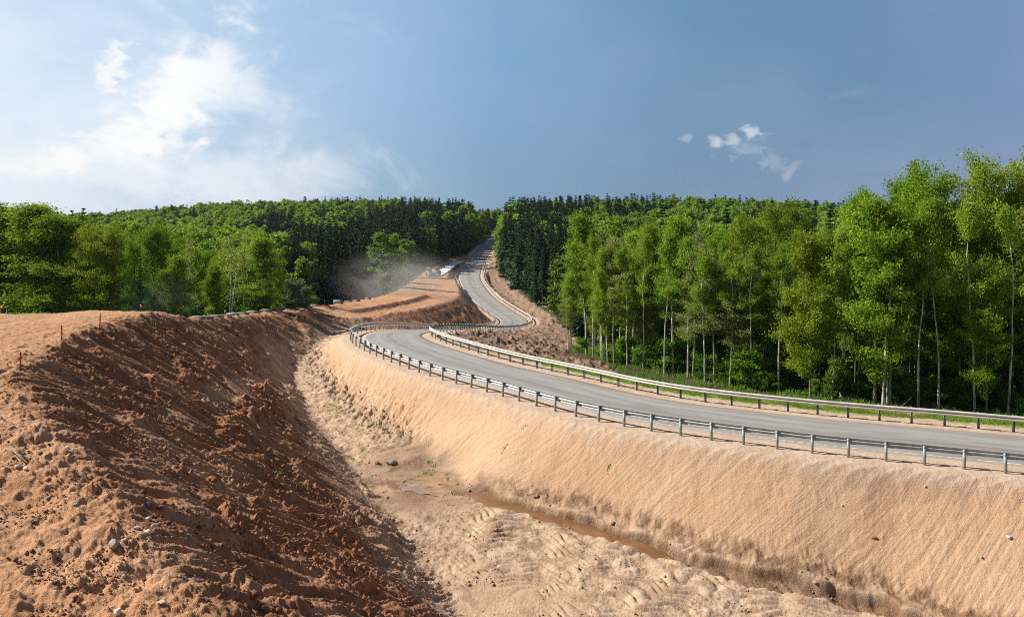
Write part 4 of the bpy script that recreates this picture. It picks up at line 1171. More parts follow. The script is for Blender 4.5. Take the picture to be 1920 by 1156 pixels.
# ---- trees along the left, beyond the sandy plateau
left = [
 (20, 88, 392, 'birch', 0, 1.9, "tall drooping birch at the left border of the photo"),
 (72, 86, 388, 'birch', 1, 2.0, "tallest drooping birch of the left row, second from the border"),
 (125, 84, 408, 'young', 0, 1.6, "broad green tree right of the two drooping birches"),
 (-30, 86, 420, 'birch', 1, 1.6, "green tree cut off by the left border"),
 (185, 80, 432, 'oak', 0, 1.0, "yellow green oak with dark crooked limbs behind the survey stakes"),
 (215, 96, 428, 'birch', 2, 1.6, "light green birch top behind the crooked yellow green oak"),
 (250, 90, 455, 'broad', 2, .8, "dull green tree right of the yellow green oak"),
 (300, 104, 430, 'broad', 1, .9, "round bluish green tree standing further back behind the plateau"),
 (335, 82, 485, 'young', 1, 1.1, "bright green tree with a ragged narrow crown beyond the sandy plateau"),
 (355, 90, 440, 'bare', 0, 1.0, "thinly leaved birch with white upper branches beyond the plateau"),
 (428, 94, 432, 'bare', 1, 1.1, "nearly bare pale tree with many upright whitish branches"),
 (450, 98, 445, 'bare', 0, 1.0, "bare whitish tree leaning right next to the upright bare one"),
 (478, 92, 448, 'birch', 2, 1.9, "wide light green birch right of the bare whitish trees"),
 (400, 92, 500, 'birch', 0, 1.3, "half leaved birch below the bare whitish branches"),
 (520, 98, 472, 'oak', 1, .62, "brownish oak with clumped leaves right of the light green birch"),
 (545, 100, 528, 'willow', 0, 1.35, "pale silvery willow bush beyond the concrete slabs"),
 (572, 104, 540, 'willow', 1, 1.1, "small silvery willow bush right of the larger pale one"),
 (585, 112, 556, 'shrub', 0, 1.2, "small green shrub at the right end of the willow bushes"),
 (722, 214, 440, 'hill', 0, 1.2, "bright green tree standing out before the dark spruces near the dust"),
 (766, 262, 450, 'hill', 1, 1.1, "rounded light green tree half veiled by dust before the spruces"),
 (745, 236, 470, 'hill', 2, 1.2, "low pale green tree at the left of the dusty light green pair"),
 (262, 84, 445, 'dead', 0, .5, "dark thin dead spruce with short needles among the left row"),
 (800, 318, 430, 'hill', 0, 1.0, "green tree in front of the spruces left of the white sheet"),
]
K['hill'] = [('broadleaf_tree', p, 17) for p in BM]
K['dead'] = [('dead_spruce', SPd[0], 20)]
for px, d, top, k_, vi, wd_, lab in left:
    place(px, d, top, K[k_][vi % len(K[k_])], lab, wide=wd_, cat='shrub' if k_ in ('willow', 'shrub') else 'tree')
wood_row(-350, 520, 104, 108, 24, ['birch', 'birch', 'young', 'oak'], ([-350, 0, 500], [440, 440, 470]), "green tree in the row behind the plateau trees", 'second row beyond the plateau', (.9, 1.2))
wood_row(-420, 500, 128, 138, 18, ['broad', 'broad', 'young'], ([-420, 0, 300, 500], [430, 440, 450, 480]), "leafy tree further back in the left woods", 'trees back in the left woods', (.9, 1.2))
wood_row(-420, -60, 104, 100, 4, ['birch', 'broad'], ([-420, -40], [380, 400]), "leafy tree beyond the left border", 'trees beyond the left border', (1.2, 1.5))
for i in range(20):
    px = -60 + 560 * (i + rg.rand() * .9) / 20
    d = float(np.interp(px, [-60, 300, 500], [73, 74, 88])) + rg.uniform(0, 8)
    x = (px - 960) / F * d
    nm, pr, ph = K['shrub'][rg.randint(3)]
    tree(nm, pr, x, d, G(x, d) - .1, rg.uniform(1.6, 4.0), ph, "green shrub at the woods' foot beyond the plateau, %s from the left" % ORD[i], 'shrub', 'shrubs beyond the plateau', wide=rg.uniform(.9, 1.4))

# ---- the wooded hills: every tree has its own place; the nearest ones are single things, the rest one distant forest
def in_clear(x, y):
    if not (FX0 < x < FX1 and FY0 < y < FY1): return False
    j = int((y - FY0) / FS); i = int((x - FX0) / FS)
    return zone[j, i] != 0 or dR[j, i] < 9
rg = np.random.RandomState(77)
cand = []
y = 112.0
while y < 800:
    stp = 4.9 if y < 420 else 5.8
    x = -y * .92
    while x < y * .92:
        xx = x + rg.uniform(-2.0, 2.0); yy = y + rg.uniform(-2.0, 2.0)
        x += stp
        px = 960 + F * xx / yy
        if px > 1080 and yy < 92: continue
        if px < 540 and yy < 140: continue
        if 500 < px < 880 and yy < 172: continue
        if in_clear(xx, yy): continue
        if px < 870 and 140 < yy < 300 and (in_clear(xx + 9, yy) or in_clear(xx + 17, yy)): continue
        nz_ = float(pn(np.array([xx / 38.0]), np.array([yy / 38.0]), 7)[0]) + .35 * float(pn(np.array([xx / 11.0]), np.array([yy / 11.0]), 8)[0])
        if px < 500: ps = .02 if yy < 300 else .10
        elif px < 690: ps = .95 if yy < 380 else (.75 if yy < 480 else .22)
        elif px < 870: ps = .97 if yy < 600 else .6
        elif px < 945: ps = .25
        elif px < 1110: ps = .93 if yy < 430 else .75
        elif px < 1300: ps = .35 if yy < 400 else .60
        else: ps = .35 if yy < 450 else .45
        sp_ = (nz_ * 1.1 + .5 + rg.uniform(-.18, .18)) < ps
        cand.append((xx, yy, px, sp_))
    y += stp
cx_a = np.array([c_[0] for c_ in cand]); cy_a = np.array([c_[1] for c_ in cand]); zc_a = gnd(cx_a, cy_a)
# what can be seen: skyline test along each column of view
order = np.argsort(cy_a)
sky_ = {}
single_s = []; single_b = []; stuff = []
for i in order:
    xx, yy, px, sp_ = cand[i]
    ht = (rg.uniform(16, 24) if sp_ else rg.uniform(14, 20)) * (1.0 if rg.rand() > .1 else .8)
    if 880 < px < 952 and yy > 400: ht *= .72
    top = HZ - (zc_a[i] + ht - ZC) / yy * F
    hw = 3.2 / yy * F
    cols = range(int((px - hw) // 8), int((px + hw) // 8) + 1)
    vis = sum(1 for c_ in cols if top < sky_.get(c_, 1200) - 2)
    for c_ in cols[1:-1] if len(cols) > 2 else cols:
        sky_[c_] = min(sky_.get(c_, 1200), top + .25 * (ht / yy * F))
    rec = (xx, yy, float(zc_a[i]) - .2, ht, sp_, px)
    inside = -20 < px < 1940
    if inside and vis and sp_ and len(single_s) < 285: single_s.append(rec)
    elif inside and vis and (not sp_) and len(single_b) < 110: single_b.append(rec)
    elif vis or not inside or rg.rand() < .5: stuff.append(rec)
def where_(px, yy):
    lm = [(120, "above the drooping birches"), (300, "above the yellow green oak"), (440, "above the bare whitish trees"), (560, "above the silvery willows"), (640, "above the brown soil mound"), (705, "above the thickest slab"), (790, "above the drifting dust"),
          (870, "above the rollers"), (925, "left of the distant road"), (960, "right of the road's far end"), (1000, "above the pale climbing guardrail"), (1050, "above the sharp bend"), (1130, "behind the corner birch"), (1230, "behind the double stemmed birch"), (1330, "behind the bent birch"),
          (1450, "behind the silvery aspens"), (1600, "behind the crooked limbed oak"), (9999, "behind the tallest trees")]
    band = "front" if yy < 215 else ("lower" if yy < 265 else ("middle" if yy < 330 else ("upper" if yy < 430 else "skyline")))
    return [l for p_, l in lm if px < p_][0], band
for xx, yy, zz, ht, sp_, px in single_s:
    wh, band = where_(px, yy)
    side_ = 'left' if px < 925 else 'right'
    q = rg.rand()
    if yy < 300 and q < .07:
        tree('dry_spruce', SPd[0], xx, yy, zz, ht, 20, "brownish dried spruce in the %s rows %s" % (band, wh), 'spruce', 'dried spruces on the %s hillside' % side_, wide=rg.uniform(.9, 1.2))
    else:
        pr = (SPt[rg.randint(2)] if (px > 940 and yy < 240 and q < .6) else SPn[rg.randint(3)])
        tree('spruce_tree', pr, xx, yy, zz, ht, 20, "dark pointed spruce in the %s rows of the stand %s" % (band, wh), 'spruce', 'dark spruces on the %s hillside' % side_, wide=rg.uniform(.85, 1.2))
for xx, yy, zz, ht, sp_, px in single_b:
    wh, band = where_(px, yy)
    side_ = 'left' if px < 925 else 'right'
    tree('forest_tree', BM[rg.randint(3)], xx, yy, zz, ht, 17, "round green tree in the %s rows %s" % (band, wh), 'tree', 'green trees on the %s hillside' % side_, wide=rg.uniform(.9, 1.2))

# distant forest: one object, its trees set out on points
protos_col = bpy.data.collections.new("far_tree_kinds")
kinds_ = []
for q, (wd_, cr) in enumerate(SPf + BF):
    # wood and leaves joined into one mesh per kind
    cw = np.empty(len(wd_.vertices) * 3, np.float32); wd_.vertices.foreach_get('co', cw)
    cc = np.empty(len(cr.vertices) * 3, np.float32); cr.vertices.foreach_get('co', cc)
    qa = np.array([list(p.vertices) for p in wd_.polygons]); qb = np.array([list(p.vertices) for p in cr.polygons]) + len(wd_.vertices)
    tb = np.empty(len(cr.vertices), np.float32); cr.attributes['tint'].data.foreach_get('value', tb)
    mm = npmesh("far_tree_kind", np.r_[cw, cc], np.concatenate([qa, qb]), None, [wd_.materials[0], cr.materials[0]], False,
                {'tint': ('FLOAT', np.r_[np.zeros(len(wd_.vertices)), tb])}, np.r_[np.zeros(len(qa)), np.ones(len(qb))])
    o_ = bpy.data.objects.new("far_tree_kind_%s" % "abcdef"[q], mm)
    protos_col.objects.link(o_); kinds_.append(o_)
sv_ = np.array([(r[0], r[1], r[2]) for r in stuff])
pm_ = bpy.data.meshes.new("distant_forest")
pm_.from_pydata([tuple(v) for v in sv_], [], [])
ki = np.array([(rg.randint(3) if r[4] else 3 + rg.randint(3)) for r in stuff], np.int32)
a_ = pm_.attributes.new('kind_index', 'INT', 'POINT'); a_.data.foreach_set('value', ki)
a_ = pm_.attributes.new('tree_scale', 'FLOAT_VECTOR', 'POINT')
sc_ = np.array([(lambda s, w_: (s * w_, s * w_, s))(r[3] / (20 if r[4] else 17), rg.uniform(.9, 1.25)) for r in stuff], np.float32)
a_.data.foreach_set('vector', sc_.ravel())
a_ = pm_.attributes.new('tree_turn', 'FLOAT', 'POINT'); a_.data.foreach_set('value', rg.uniform(0, 6.28, len(stuff)).astype(np.float32))
fo = obj("distant_forest", pm_)
tag(fo, "mass of green and dark trees covering the far hills up to the skyline", 'forest', kind='stuff')
ng = bpy.data.node_groups.new("forest_points", 'GeometryNodeTree')
ng.interface.new_socket("Geometry", in_out='INPUT', socket_type='NodeSocketGeometry')
ng.interface.new_socket("Geometry", in_out='OUTPUT', socket_type='NodeSocketGeometry')
gi = ng.nodes.new('NodeGroupInput'); go = ng.nodes.new('NodeGroupOutput')
ip = ng.nodes.new('GeometryNodeInstanceOnPoints'); ci = ng.nodes.new('GeometryNodeCollectionInfo')
ci.inputs['Collection'].default_value = protos_col
ci.inputs['Separate Children'].default_value = True; ci.inputs['Reset Children'].default_value = True
def nattr(nm, typ):
    n_ = ng.nodes.new('GeometryNodeInputNamedAttribute'); n_.data_type = typ; n_.inputs[0].default_value = nm
    return [o for o in n_.outputs if o.enabled][0]
ip.inputs['Pick Instance'].default_value = True
ng.links.new(gi.outputs[0], ip.inputs['Points']); ng.links.new(ci.outputs[0], ip.inputs['Instance'])
ng.links.new(nattr('kind_index', 'INT'), ip.inputs['Instance Index'])
cx3 = ng.nodes.new('ShaderNodeCombineXYZ'); ng.links.new(nattr('tree_turn', 'FLOAT'), cx3.inputs[2])
e2r = ng.nodes.new('FunctionNodeEulerToRotation'); ng.links.new(cx3.outputs[0], e2r.inputs[0])
ng.links.new(e2r.outputs[0], ip.inputs['Rotation']); ng.links.new(nattr('tree_scale', 'FLOAT_VECTOR'), ip.inputs['Scale'])
ng.links.new(ip.outputs[0], go.inputs[0])
md = fo.modifiers.new("forest", 'NODES'); md.node_group = ng
print("trees: spruce %d broad %d stuff %d" % (len(single_s), len(single_b), len(stuff)))
m_pw, t, b = newmat("puddle_surface", .06)
oc = t.new('ShaderNodeTexCoord').outputs['Object']
t.l.new(t.mix(t.step(t.noise(oc, .9, 5, .6, .8), .35, .65), (.27, .165, .09), (.37, .24, .145)), b.inputs['Base Color'])
b.inputs['Specular IOR Level'].default_value = .5
lev = PL + ZC + .015
ang_ = np.linspace(0, 2 * np.pi, 121)[:-1]; rim_ = []
for a_ in ang_:
    rs = np.linspace(.2, 4.2, 81); zz_ = gnd(PC[0] + np.cos(a_) * rs, PC[1] + np.sin(a_) * rs)
    k_ = np.nonzero((zz_ < lev - .025) | (zz_ > lev + .07))[0]
    rim_.append(rs[k_[0]] if len(k_) else rs[-1])
rim_ = np.array(rim_)
Vp = np.r_[[[PC[0], PC[1], lev]], np.c_[PC[0] + np.cos(ang_) * rim_, PC[1] + np.sin(ang_) * rim_, np.full(120, lev)]]
tag(obj("puddle_water", npmesh("puddle_water", Vp, None, [(0, i + 1, (i + 1) % 120 + 1) for i in range(120)], [m_pw])), kind='structure')
#@@PART3
# ------------------------------------------------------------ survey stakes along the crest of the bank
M_stake = plain("weathered_wood", (.20, .085, .06), .85, 0, .35, 9)
M_red = plain("red_paint", (.32, .05, .04), .7, 0, .25, 9)
M_yel = plain("yellow_plastic", (.62, .34, .03), .6, 0, .15, 9)
M_wood = plain("old_plank_wood", (.30, .21, .14), .85, 0, .35, 7)
def stake(px, py, d, hgt, label, tilt=0.0):
    x = (px - 960) / F * d
    root = obj('survey_stake', None, loc=(x, d, G(x, d) - .05), rot=(tilt, tilt * .6, .5))
    tag(root, label, 'stake', 'survey stakes on the crest of the bank')
    a = MB(); a.box((0, 0, hgt * .22), (.052, .046, hgt * .66)); a.add([(-.026, -.023, -hgt * .11), (.026, -.023, -hgt * .11), (.026, .023, -hgt * .11), (-.026, .023, -hgt * .11), (0, 0, -hgt * .11 - .1)], [], [(1, 0, 4), (2, 1, 4), (3, 2, 4), (0, 3, 4)])
    obj('shaft', a.mesh('shaft', M_stake), root)
    b_ = MB(); b_.box((0, 0, hgt * .78), (.058, .052, hgt * .46), taper=.92, bevel=.01)
    obj('painted_top', b_.mesh('painted_top', M_red), root)
stake(38, 700, 29.5, .85, "red topped wooden survey stake nearest the camera, at the left end of the bank crest", .03)
stake(116, 630, 35.5, .88, "red topped wooden survey stake in the middle of the three on the bank crest", -.02)
stake(187, 612, 41, .86, "red topped wooden survey stake furthest from the camera on the bank crest", .04)
def marker(px, d, hgt, label, plate=True):
    x = (px - 960) / F * d
    root = obj('marker_post', None, loc=(x, d, G(x, d)), rot=(0, .03, rnd.uniform(-.2, .2)))
    tag(root, label, 'marker', 'small yellow markers along the far edge of the plateau')
    a = MB(); a.box((0, 0, hgt / 2 - .1), (.05, .05, hgt + .2)); a.box((0, 0, hgt + .01), (.07, .07, .03))
    obj('shaft', a.mesh('shaft', M_stake), root)
    if plate:
        b_ = MB(); b_.box((0.07, -.035, hgt - .12), (.16, .02, .14), bevel=.005); b_.box((.09, -.05, hgt - .14), (.10, .015, .1))
        obj('plate', b_.mesh('plate', M_yel), root)
marker(2, 50.5, .75, "yellow marker plate at the left border before the trees")
marker(263, 53.5, .55, "small tilted yellow marker at the highest point of the brown bank")
marker(326, 64, .75, "yellow topped marker post just right of the bank's highest point")
marker(340, 66, .5, "short bare red marker stick next to the yellow topped one", False)
marker(421, 73, .85, "yellow square marker on a red stick before the dusty trees")
marker(492, 86, .5, "thin marker stick by the concrete slabs", False)
marker(578, 96, .55, "orange marker on top of the small brown soil mound")
marker(609, 110, .7, "thin stick marker right of the soil mound", False)
marker(716, 124, .5, "small yellow marker on the lower lit strip of the new road bed")
marker(785, 139, .45, "small yellow marker at the brink of the cut slope")

# ------------------------------------------------------------ concrete slabs in a row along the left edge of the new road bed
M_con = plain("weathered_concrete", (.25, .22, .19), .85, 0, .2, 3)
def slab(px, d, ln, wd_, ht, dz_, rz_, tilt, label):
    x = (px - 960) / F * d
    a = MB(); a.box((0, 0, ht / 2), (ln, wd_, ht), bevel=.04)
    a.box((ln * .28, 0, ht + .02), (.10, .03, .05)); a.box((-ln * .28, 0, ht + .02), (.10, .03, .05))
    o_ = obj('concrete_slab', a.mesh('concrete_slab', M_con), loc=(x, d, G(x, d) + dz_), rot=(tilt, tilt * .5, rz_))
    tag(o_, label, 'slab', 'concrete slabs along the new road bed')
names_ = ["first concrete slab from the left, lying flat behind the bank crest", "second concrete slab from the left of the row", "third concrete slab from the left, lying a little askew",
          "low slab just left of the bare whitish trees' foot", "slab before the foot of the bare whitish trees", "slab lying before the light green birch's foot", "long slab left of the silvery willow bush",
          "two slabs' left neighbour, lying before the silvery willow bush", "slab before the middle of the silvery willow bush", "slab at the right end of the willow bush", "slab behind the brown soil mound",
          "low slab left of the thickest slab in the row", "thickest and tallest slab of the row, standing on edge", "slab leaning just right of the thickest one", "second slab right of the thickest one", "last slab before the road bed bends away"]
pxs = [372, 388, 405, 420, 436, 455, 474, 498, 520, 545, 566, 590, 634, 652, 668, 690]
for i, px in enumerate(pxs):
    d = float(np.interp(px, [365, 440, 520, 600, 670, 690], [62, 75, 92, 112, 143, 153]))
    slab(px, d, 1.2 if i != 12 else 1.5, .75, .20 if i != 12 else .6, .0, -.55 + rnd.uniform(-.5, .5), rnd.uniform(-.12, .12), names_[i])

# ------------------------------------------------------------ white sheet on the new road bed
msh, t, b = newmat("white_geotextile", .6)
oc = t.new('ShaderNodeTexCoord').outputs['Object']
t.l.new(t.mix(t.step(t.noise(oc, 1.5, 4, .6), .35, .65), (.60, .64, .70), (.78, .81, .86)), b.inputs['Base Color'])
lft = [B(812, 517, 268), B(822, 509, 285), B(832, 500, 303), B(842, 492, 318), B(850, 487, 333)]
rgt = [B(829, 517, 268), B(840, 509, 285), B(850, 501, 303), B(858, 493, 318), B(866, 487, 331)]
Lc = catmull(lft, 1.5); Rc = catmull(rgt, 1.5); nn_ = 60
tL = np.stack([np.interp(np.linspace(0, 1, nn_), np.linspace(0, 1, len(Lc)), Lc[:, k_]) for k_ in range(3)], 1)
tR = np.stack([np.interp(np.linspace(0, 1, nn_), np.linspace(0, 1, len(Rc)), Rc[:, k_]) for k_ in range(3)], 1)
g_ = []
tq = np.linspace(0, 1, nn_)
zl_ = gnd(tL[:, 0], tL[:, 1]); zr_ = gnd(tR[:, 0], tR[:, 1])
zm_ = np.polyval(np.polyfit(tq, np.maximum(zl_, zr_), 3), tq)
dev = max(0.0, float(np.max(np.maximum(zl_, zr_) - zm_)))
for i in range(nn_):
    for j in range(9):
        q = j / 8 + .03 * math.sin(i * 1.7) * (1 if j in (0, 8) else 0)
        p = tL[i] * (1 - q) + tR[i] * q
        g_.append((p[0], p[1], zm_[i] + dev + .12 + .05 * math.sin(i * .9 + j) * math.cos(j * 1.3)))
ii = np.arange(nn_ * 9).reshape(nn_, 9)
Q = np.stack([ii[:-1, :-1], ii[:-1, 1:], ii[1:, 1:], ii[1:, :-1]], -1).reshape(-1, 4)
so = obj('geotextile_sheet', npmesh('geotextile_sheet', g_, Q, None, [msh], True))
sm_ = so.modifiers.new('thickness', 'SOLIDIFY'); sm_.thickness = .02; sm_.offset = -1
tag(so, "long white fabric sheet rolled out on the brown soil of the new road bed", 'sheet')

# ------------------------------------------------------------ two rollers at work
M_cat = plain("yellow_machine_paint", (.52, .42, .24), .5, 0, .12, 2)
M_dark = plain("dark_rubber", (.03, .03, .03), .8, 0, .2, 5)
M_steel = plain("worn_drum_steel", (.22, .20, .18), .5, .4, .2, 3)
M_glass = plain("cab_glass", (.04, .05, .06), .15, 0, .05, 1)
def roller(px, d, rz_, label):
    x = (px - 960) / F * d
    root = obj('road_roller', None, loc=(x, d, G(x, d) + .02), rot=(0, 0, rz_))
    tag(root, label, 'roller', 'road rollers on the new road bed')
    a = MB(); a.box((0, 1.35, 1.15), (1.5, 1.9, .85), bevel=.15); a.box((0, 2.2, .95), (1.4, .3, .5), bevel=.05); a.box((0, .3, .75), (1.0, .8, .35), bevel=.05); obj('engine_body', a.mesh('engine_body', M_cat), root)
    a = MB(); a.box((-.98, -1.3, .75), (.14, 2.0, .4), bevel=.04); a.box((.98, -1.3, .75), (.14, 2.0, .4), bevel=.04); a.box((0, -.25, .75), (1.9, .2, .45), bevel=.04); a.box((0, -2.3, .75), (1.9, .16, .35), bevel=.04); obj('drum_frame', a.mesh('drum_frame', M_cat), root)
    a = MB(); a.wheel((0, -1.3, .72), .72, 1.75, 'x', 28); obj('drum', a.mesh('drum', M_steel), root)
    for s_ in (-1, 1):
        a = MB(); a.wheel((s_ * .82, 1.35, .68), .68, .5, 'x', 20); a.wheel((s_ * 1.03, 1.35, .68), .3, .14, 'x', 12); obj('wheel', a.mesh('wheel', M_dark), root)
    a = MB()
    for sx in (-.62, .62):
        for sy in (-.15, 1.0): a.box((sx, sy, 2.05), (.08, .08, 1.2))
    a.box((0, .42, 1.5), (1.3, 1.2, .12)); a.box((0, .6, 1.75), (.5, .45, .5), bevel=.08)
    cab = obj('cab', a.mesh('cab', M_cat), root)
    a = MB(); a.box((0, -.17, 2.1), (1.14, .02, .95)); a.box((0, 1.02, 2.1), (1.14, .02, .95)); obj('windscreen', a.mesh('windscreen', M_glass), cab)
    a = MB(); a.box((0, .42, 2.72), (1.55, 1.55, .12), bevel=.06); obj('roof', a.mesh('roof', M_cat), cab)
    a = MB()
    for sx in (-.5, .5): a.wheel((sx, 2.37, 1.05), .09, .04, 'y', 10)
    obj('headlight', a.mesh('headlight', M_glass), root)
roller(806, 268, .3, "left one of the two pale yellow rollers beside the white sheet, half veiled by dust")
roller(819, 272, -.2, "right one of the two pale yellow rollers, at the lower end of the white sheet")

# ------------------------------------------------------------ red and white barrier blocks beside the distant road
M_pr = plain("faded_red_plastic", (.42, .17, .13), .6, 0, .15, 2)
M_pw = plain("dirty_white_plastic", (.52, .43, .38), .6, 0, .15, 2)
bl_ = LR[(LR[:, 1] > 285) & (LR[:, 1] < 372)][:, :2]
sb = np.r_[0, np.cumsum(np.linalg.norm(np.diff(bl_, axis=0), axis=1))]
prof = [(-.28, 0), (.28, 0), (.28, .18), (.14, .42), (.10, .85), (-.10, .85), (-.14, .42), (-.28, .18)]
def barrier_mesh(mat):
    a = MB(); k_ = len(prof)
    for (y0, y1) in ((-.95, .95),):
        V_ = [(p_[0], y0, p_[1]) for p_ in prof] + [(p_[0], y1, p_[1]) for p_ in prof]
        a.add(V_, [(i, (i + 1) % k_, k_ + (i + 1) % k_, k_ + i)[::-1] for i in range(k_)], [(0, i, i + 1) for i in range(1, k_ - 1)] + [(k_, k_ + i + 1, k_ + i) for i in range(1, k_ - 1)])
    a.box((0, .98, .45), (.08, .1, .6)); a.box((0, -.55, .88), (.1, .16, .06)); a.box((0, .55, .88), (.1, .16, .06))
    return a.mesh('traffic_barrier', mat)
bms = [barrier_mesh(M_pr), barrier_mesh(M_pw)]
k_ = 0
for tt_ in np.arange(0, sb[-1], 2.1):
    x = float(np.interp(tt_, sb, bl_[:, 0])) ; y = float(np.interp(tt_, sb, bl_[:, 1]))
    x2 = float(np.interp(tt_ + 1, sb, bl_[:, 0])); y2 = float(np.interp(tt_ + 1, sb, bl_[:, 1]))
    o_ = obj('traffic_barrier', bms[k_ % 2], loc=(x, y, G(x, y) + .02), rot=(0, 0, math.atan2(y2 - y, x2 - x) - math.pi / 2 + rnd.uniform(-.08, .08)))
    tag(o_, ("faded red" if k_ % 2 == 0 else "dirty white") + " plastic barrier block left of the distant road, %s from the near end" % ORD[k_ % 36], 'barrier', ("red" if k_ % 2 == 0 else "white") + ' barrier blocks beside the distant road')
    k_ += 1

# ------------------------------------------------------------ stones, plank, logs
def rock_mesh(seed, mat, flat=.7, ang=.25):
    rg_ = np.random.RandomState(seed)
    import bmesh
    bm = bmesh.new(); bmesh.ops.create_icosphere(bm, subdivisions=2, radius=1)
    for v in bm.verts:
        n_ = 1 + ang * math.sin(v.co.x * 3.1 + seed) * math.cos(v.co.y * 2.7 - seed) + rg_.uniform(-.10, .10)
        v.co = Vector((v.co.x * n_ * 1.15, v.co.y * n_ * .85, v.co.z * n_ * flat))
    me_ = bpy.data.meshes.new('stone'); bm.to_mesh(me_); bm.free(); me_.materials.append(mat)
    return me_
M_st1 = plain("pale_stone", (.62, .54, .45), .85, 0, .2, 6)
M_st2 = plain("brown_stone", (.20, .11, .085), .85, 0, .3, 6)
M_st3 = plain("grey_stone", (.34, .30, .27), .85, 0, .25, 6)
rocks = {1: [rock_mesh(i, M_st1) for i in range(3)], 2: [rock_mesh(10 + i, M_st2) for i in range(2)], 3: [rock_mesh(20 + i, M_st3) for i in range(2)]}
def hit(px, py):
    """first point of the built ground seen at a pixel"""
    ys = np.arange(9, 140, .05); xs = (px - 960) / F * ys; zs = ZC + (HZ - py) / F * ys
    g2 = gnd(xs, ys); i = int(np.argmax(zs < g2))
    return float(xs[i]), float(ys[i]), float(g2[i])
def stone(px, py, wpx, kind, label, flat=1.0, sink=.3):
    x, y, z = hit(px, py); r = wpx / 2 / F * y
    o_ = obj('stone', rocks[kind][rnd.randrange(len(rocks[kind]))], loc=(x, y, z + r * (.7 - sink) * flat * .8), rot=(rnd.uniform(-.3, .3), rnd.uniform(-.3, .3), rnd.uniform(0, 6.28)), scale=(r, r, r * flat))
    tag(o_, label, 'stone', 'loose stones on the sandy foreground')
for a_ in [(280, 953, 18, 2, "dark brown round stone on the crest of the foreground mound"),
           (258, 992, 10, 1, "small pale stone left of the whitest stone of the cluster"), (277, 1001, 13, 1, "whitest stone in the cluster on the foreground mound"),
           (288, 987, 9, 1, "small pale stone above the whitest stone"), (278, 973, 9, 1, "pale pebble just below the dark brown round stone"),
           (214, 1026, 24, 3, "large angular beige stone with a dark shadowed side left of the mound"),
           (233, 1015, 8, 1, "small yellowish stone right of the large angular one"), (220, 1152, 16, 1, "pale stone at the bottom edge of the photo on the left"),
           (303, 1130, 12, 1, "flat pale stone low on the foreground mound"), (232, 1083, 8, 1, "small white stone alone between mound and bottom edge"),
           (90, 936, 8, 3, "small grey stone on the smooth sand left of the mound"), (34, 876, 11, 1, "pale stone lying at the foot of the old plank"),
           (48, 880, 9, 1, "second pale stone right of the plank's foot"), (66, 978, 7, 1, "tiny pale stone on the sand below the plank"),
           (142, 948, 8, 3, "grey pebble midway between plank and mound"), (494, 1146, 12, 2, "brown stone in the orange soil at the bottom edge"),
           (20, 650, 5, 1, "small white stone on the plateau left of the stakes"), (166, 638, 6, 1, "white stone just below the crest between two stakes"),
           (40, 755, 5, 3, "tiny grey stone on the sand below the nearest stake"), (126, 840, 7, 1, "pale chip among dark clods near the crest"),
           (1892, 1008, 9, 1, "pale stone on the pale embankment near the right border"), (1840, 1047, 6, 3, "grey stone low on the embankment near the right border"),
           (1735, 913, 5, 1, "small white stone near the top of the embankment slope"), (1580, 950, 5, 1, "small white stone in the middle of the embankment slope"),
           (735, 868, 22, 3, "flat beige slab of rock at the head of the puddle"), (708, 870, 10, 2, "dark wet stone beside the flat rock at the puddle's head"),
           (757, 902, 6, 3, "small bluish stone lying in the puddle"), (1640, 1010, 8, 2, "dark clod like stone low on the embankment")]:
    stone(*a_[:4], a_[4], flat=.55 if a_[0] in (735, 303) else 1.0)
x, y, z = hit(38, 858)
a = MB(); a.box((0, 0, 0), (.13, 1.25, .035), bevel=.01); a.box((.012, .3, .0185), (.10, .5, .006))
o_ = obj('plank', a.mesh('plank', M_wood), loc=(x, y, z + .03), rot=(.10, .35, .9))
tag(o_, "old wooden plank half buried in dark clods at the left border", 'plank')
def log_(p0, p1, r, label, name='fallen_log', mat=None):
    a = np.array([p0[0], p0[1], G(p0[0], p0[1]) + r]); b_ = np.array([p1[0], p1[1], G(p1[0], p1[1]) + r * 1.4])
    s_ = np.linspace(0, 1, 7)[:, None]; pts_ = a + (b_ - a) * s_ + np.random.RandomState(int(abs(p0[0]) * 10)).normal(0, .04, (7, 3))
    m_ = MB(); m_.tube(pts_, np.linspace(r, r * .5, 7), 7)
    q = pts_[4]; m_.tube(np.array([q, q + [.4, -.2, .5], q + [.7, -.3, .9]]), [r * .4, r * .25, r * .1], 4)
    me_ = m_.mesh(name, mat or B_grey); c0 = a.copy()
    for v in me_.vertices: v.co -= Vector(c0)
    tag(obj(name, me_, loc=tuple(c0)), label, 'log')
log_((8.0, 205), (12.5, 196), .22, "pale fallen trunk lying at the foot of the spruces right of the distant road")
log_((9.8, 74.5), (12.2, 70), .12, "broken grey trunk on the clearing left of the birches")
log_((24, 52.2), (26.2, 50.3), .07, "thin pale branch lying behind the far guardrail")

# ------------------------------------------------------------ things nobody could count: pebbles, clods, grass, weeds, twigs
rg = np.random.RandomState(9)
def zone_at(x, y):
    j = ((np.asarray(y) - FY0) / FS).astype(int); i = ((np.asarray(x) - FX0) / FS).astype(int)
    ok = (i >= 0) & (j >= 0) & (i < zone.shape[1]) & (j < zone.shape[0])
    z = np.zeros(len(i), int); z[ok] = zone[j[ok], i[ok]]
    return z
def scatter(n_, y0, y1, zones, dens=None):
    y = np.exp(rg.uniform(math.log(y0), math.log(y1), n_)); a = rg.uniform(-.72, .72, n_); x = np.tan(a) * y
    k_ = np.isin(zone_at(x, y), zones)
    if dens is not None: k_ &= dens(x, y)
    return x[k_], y[k_]
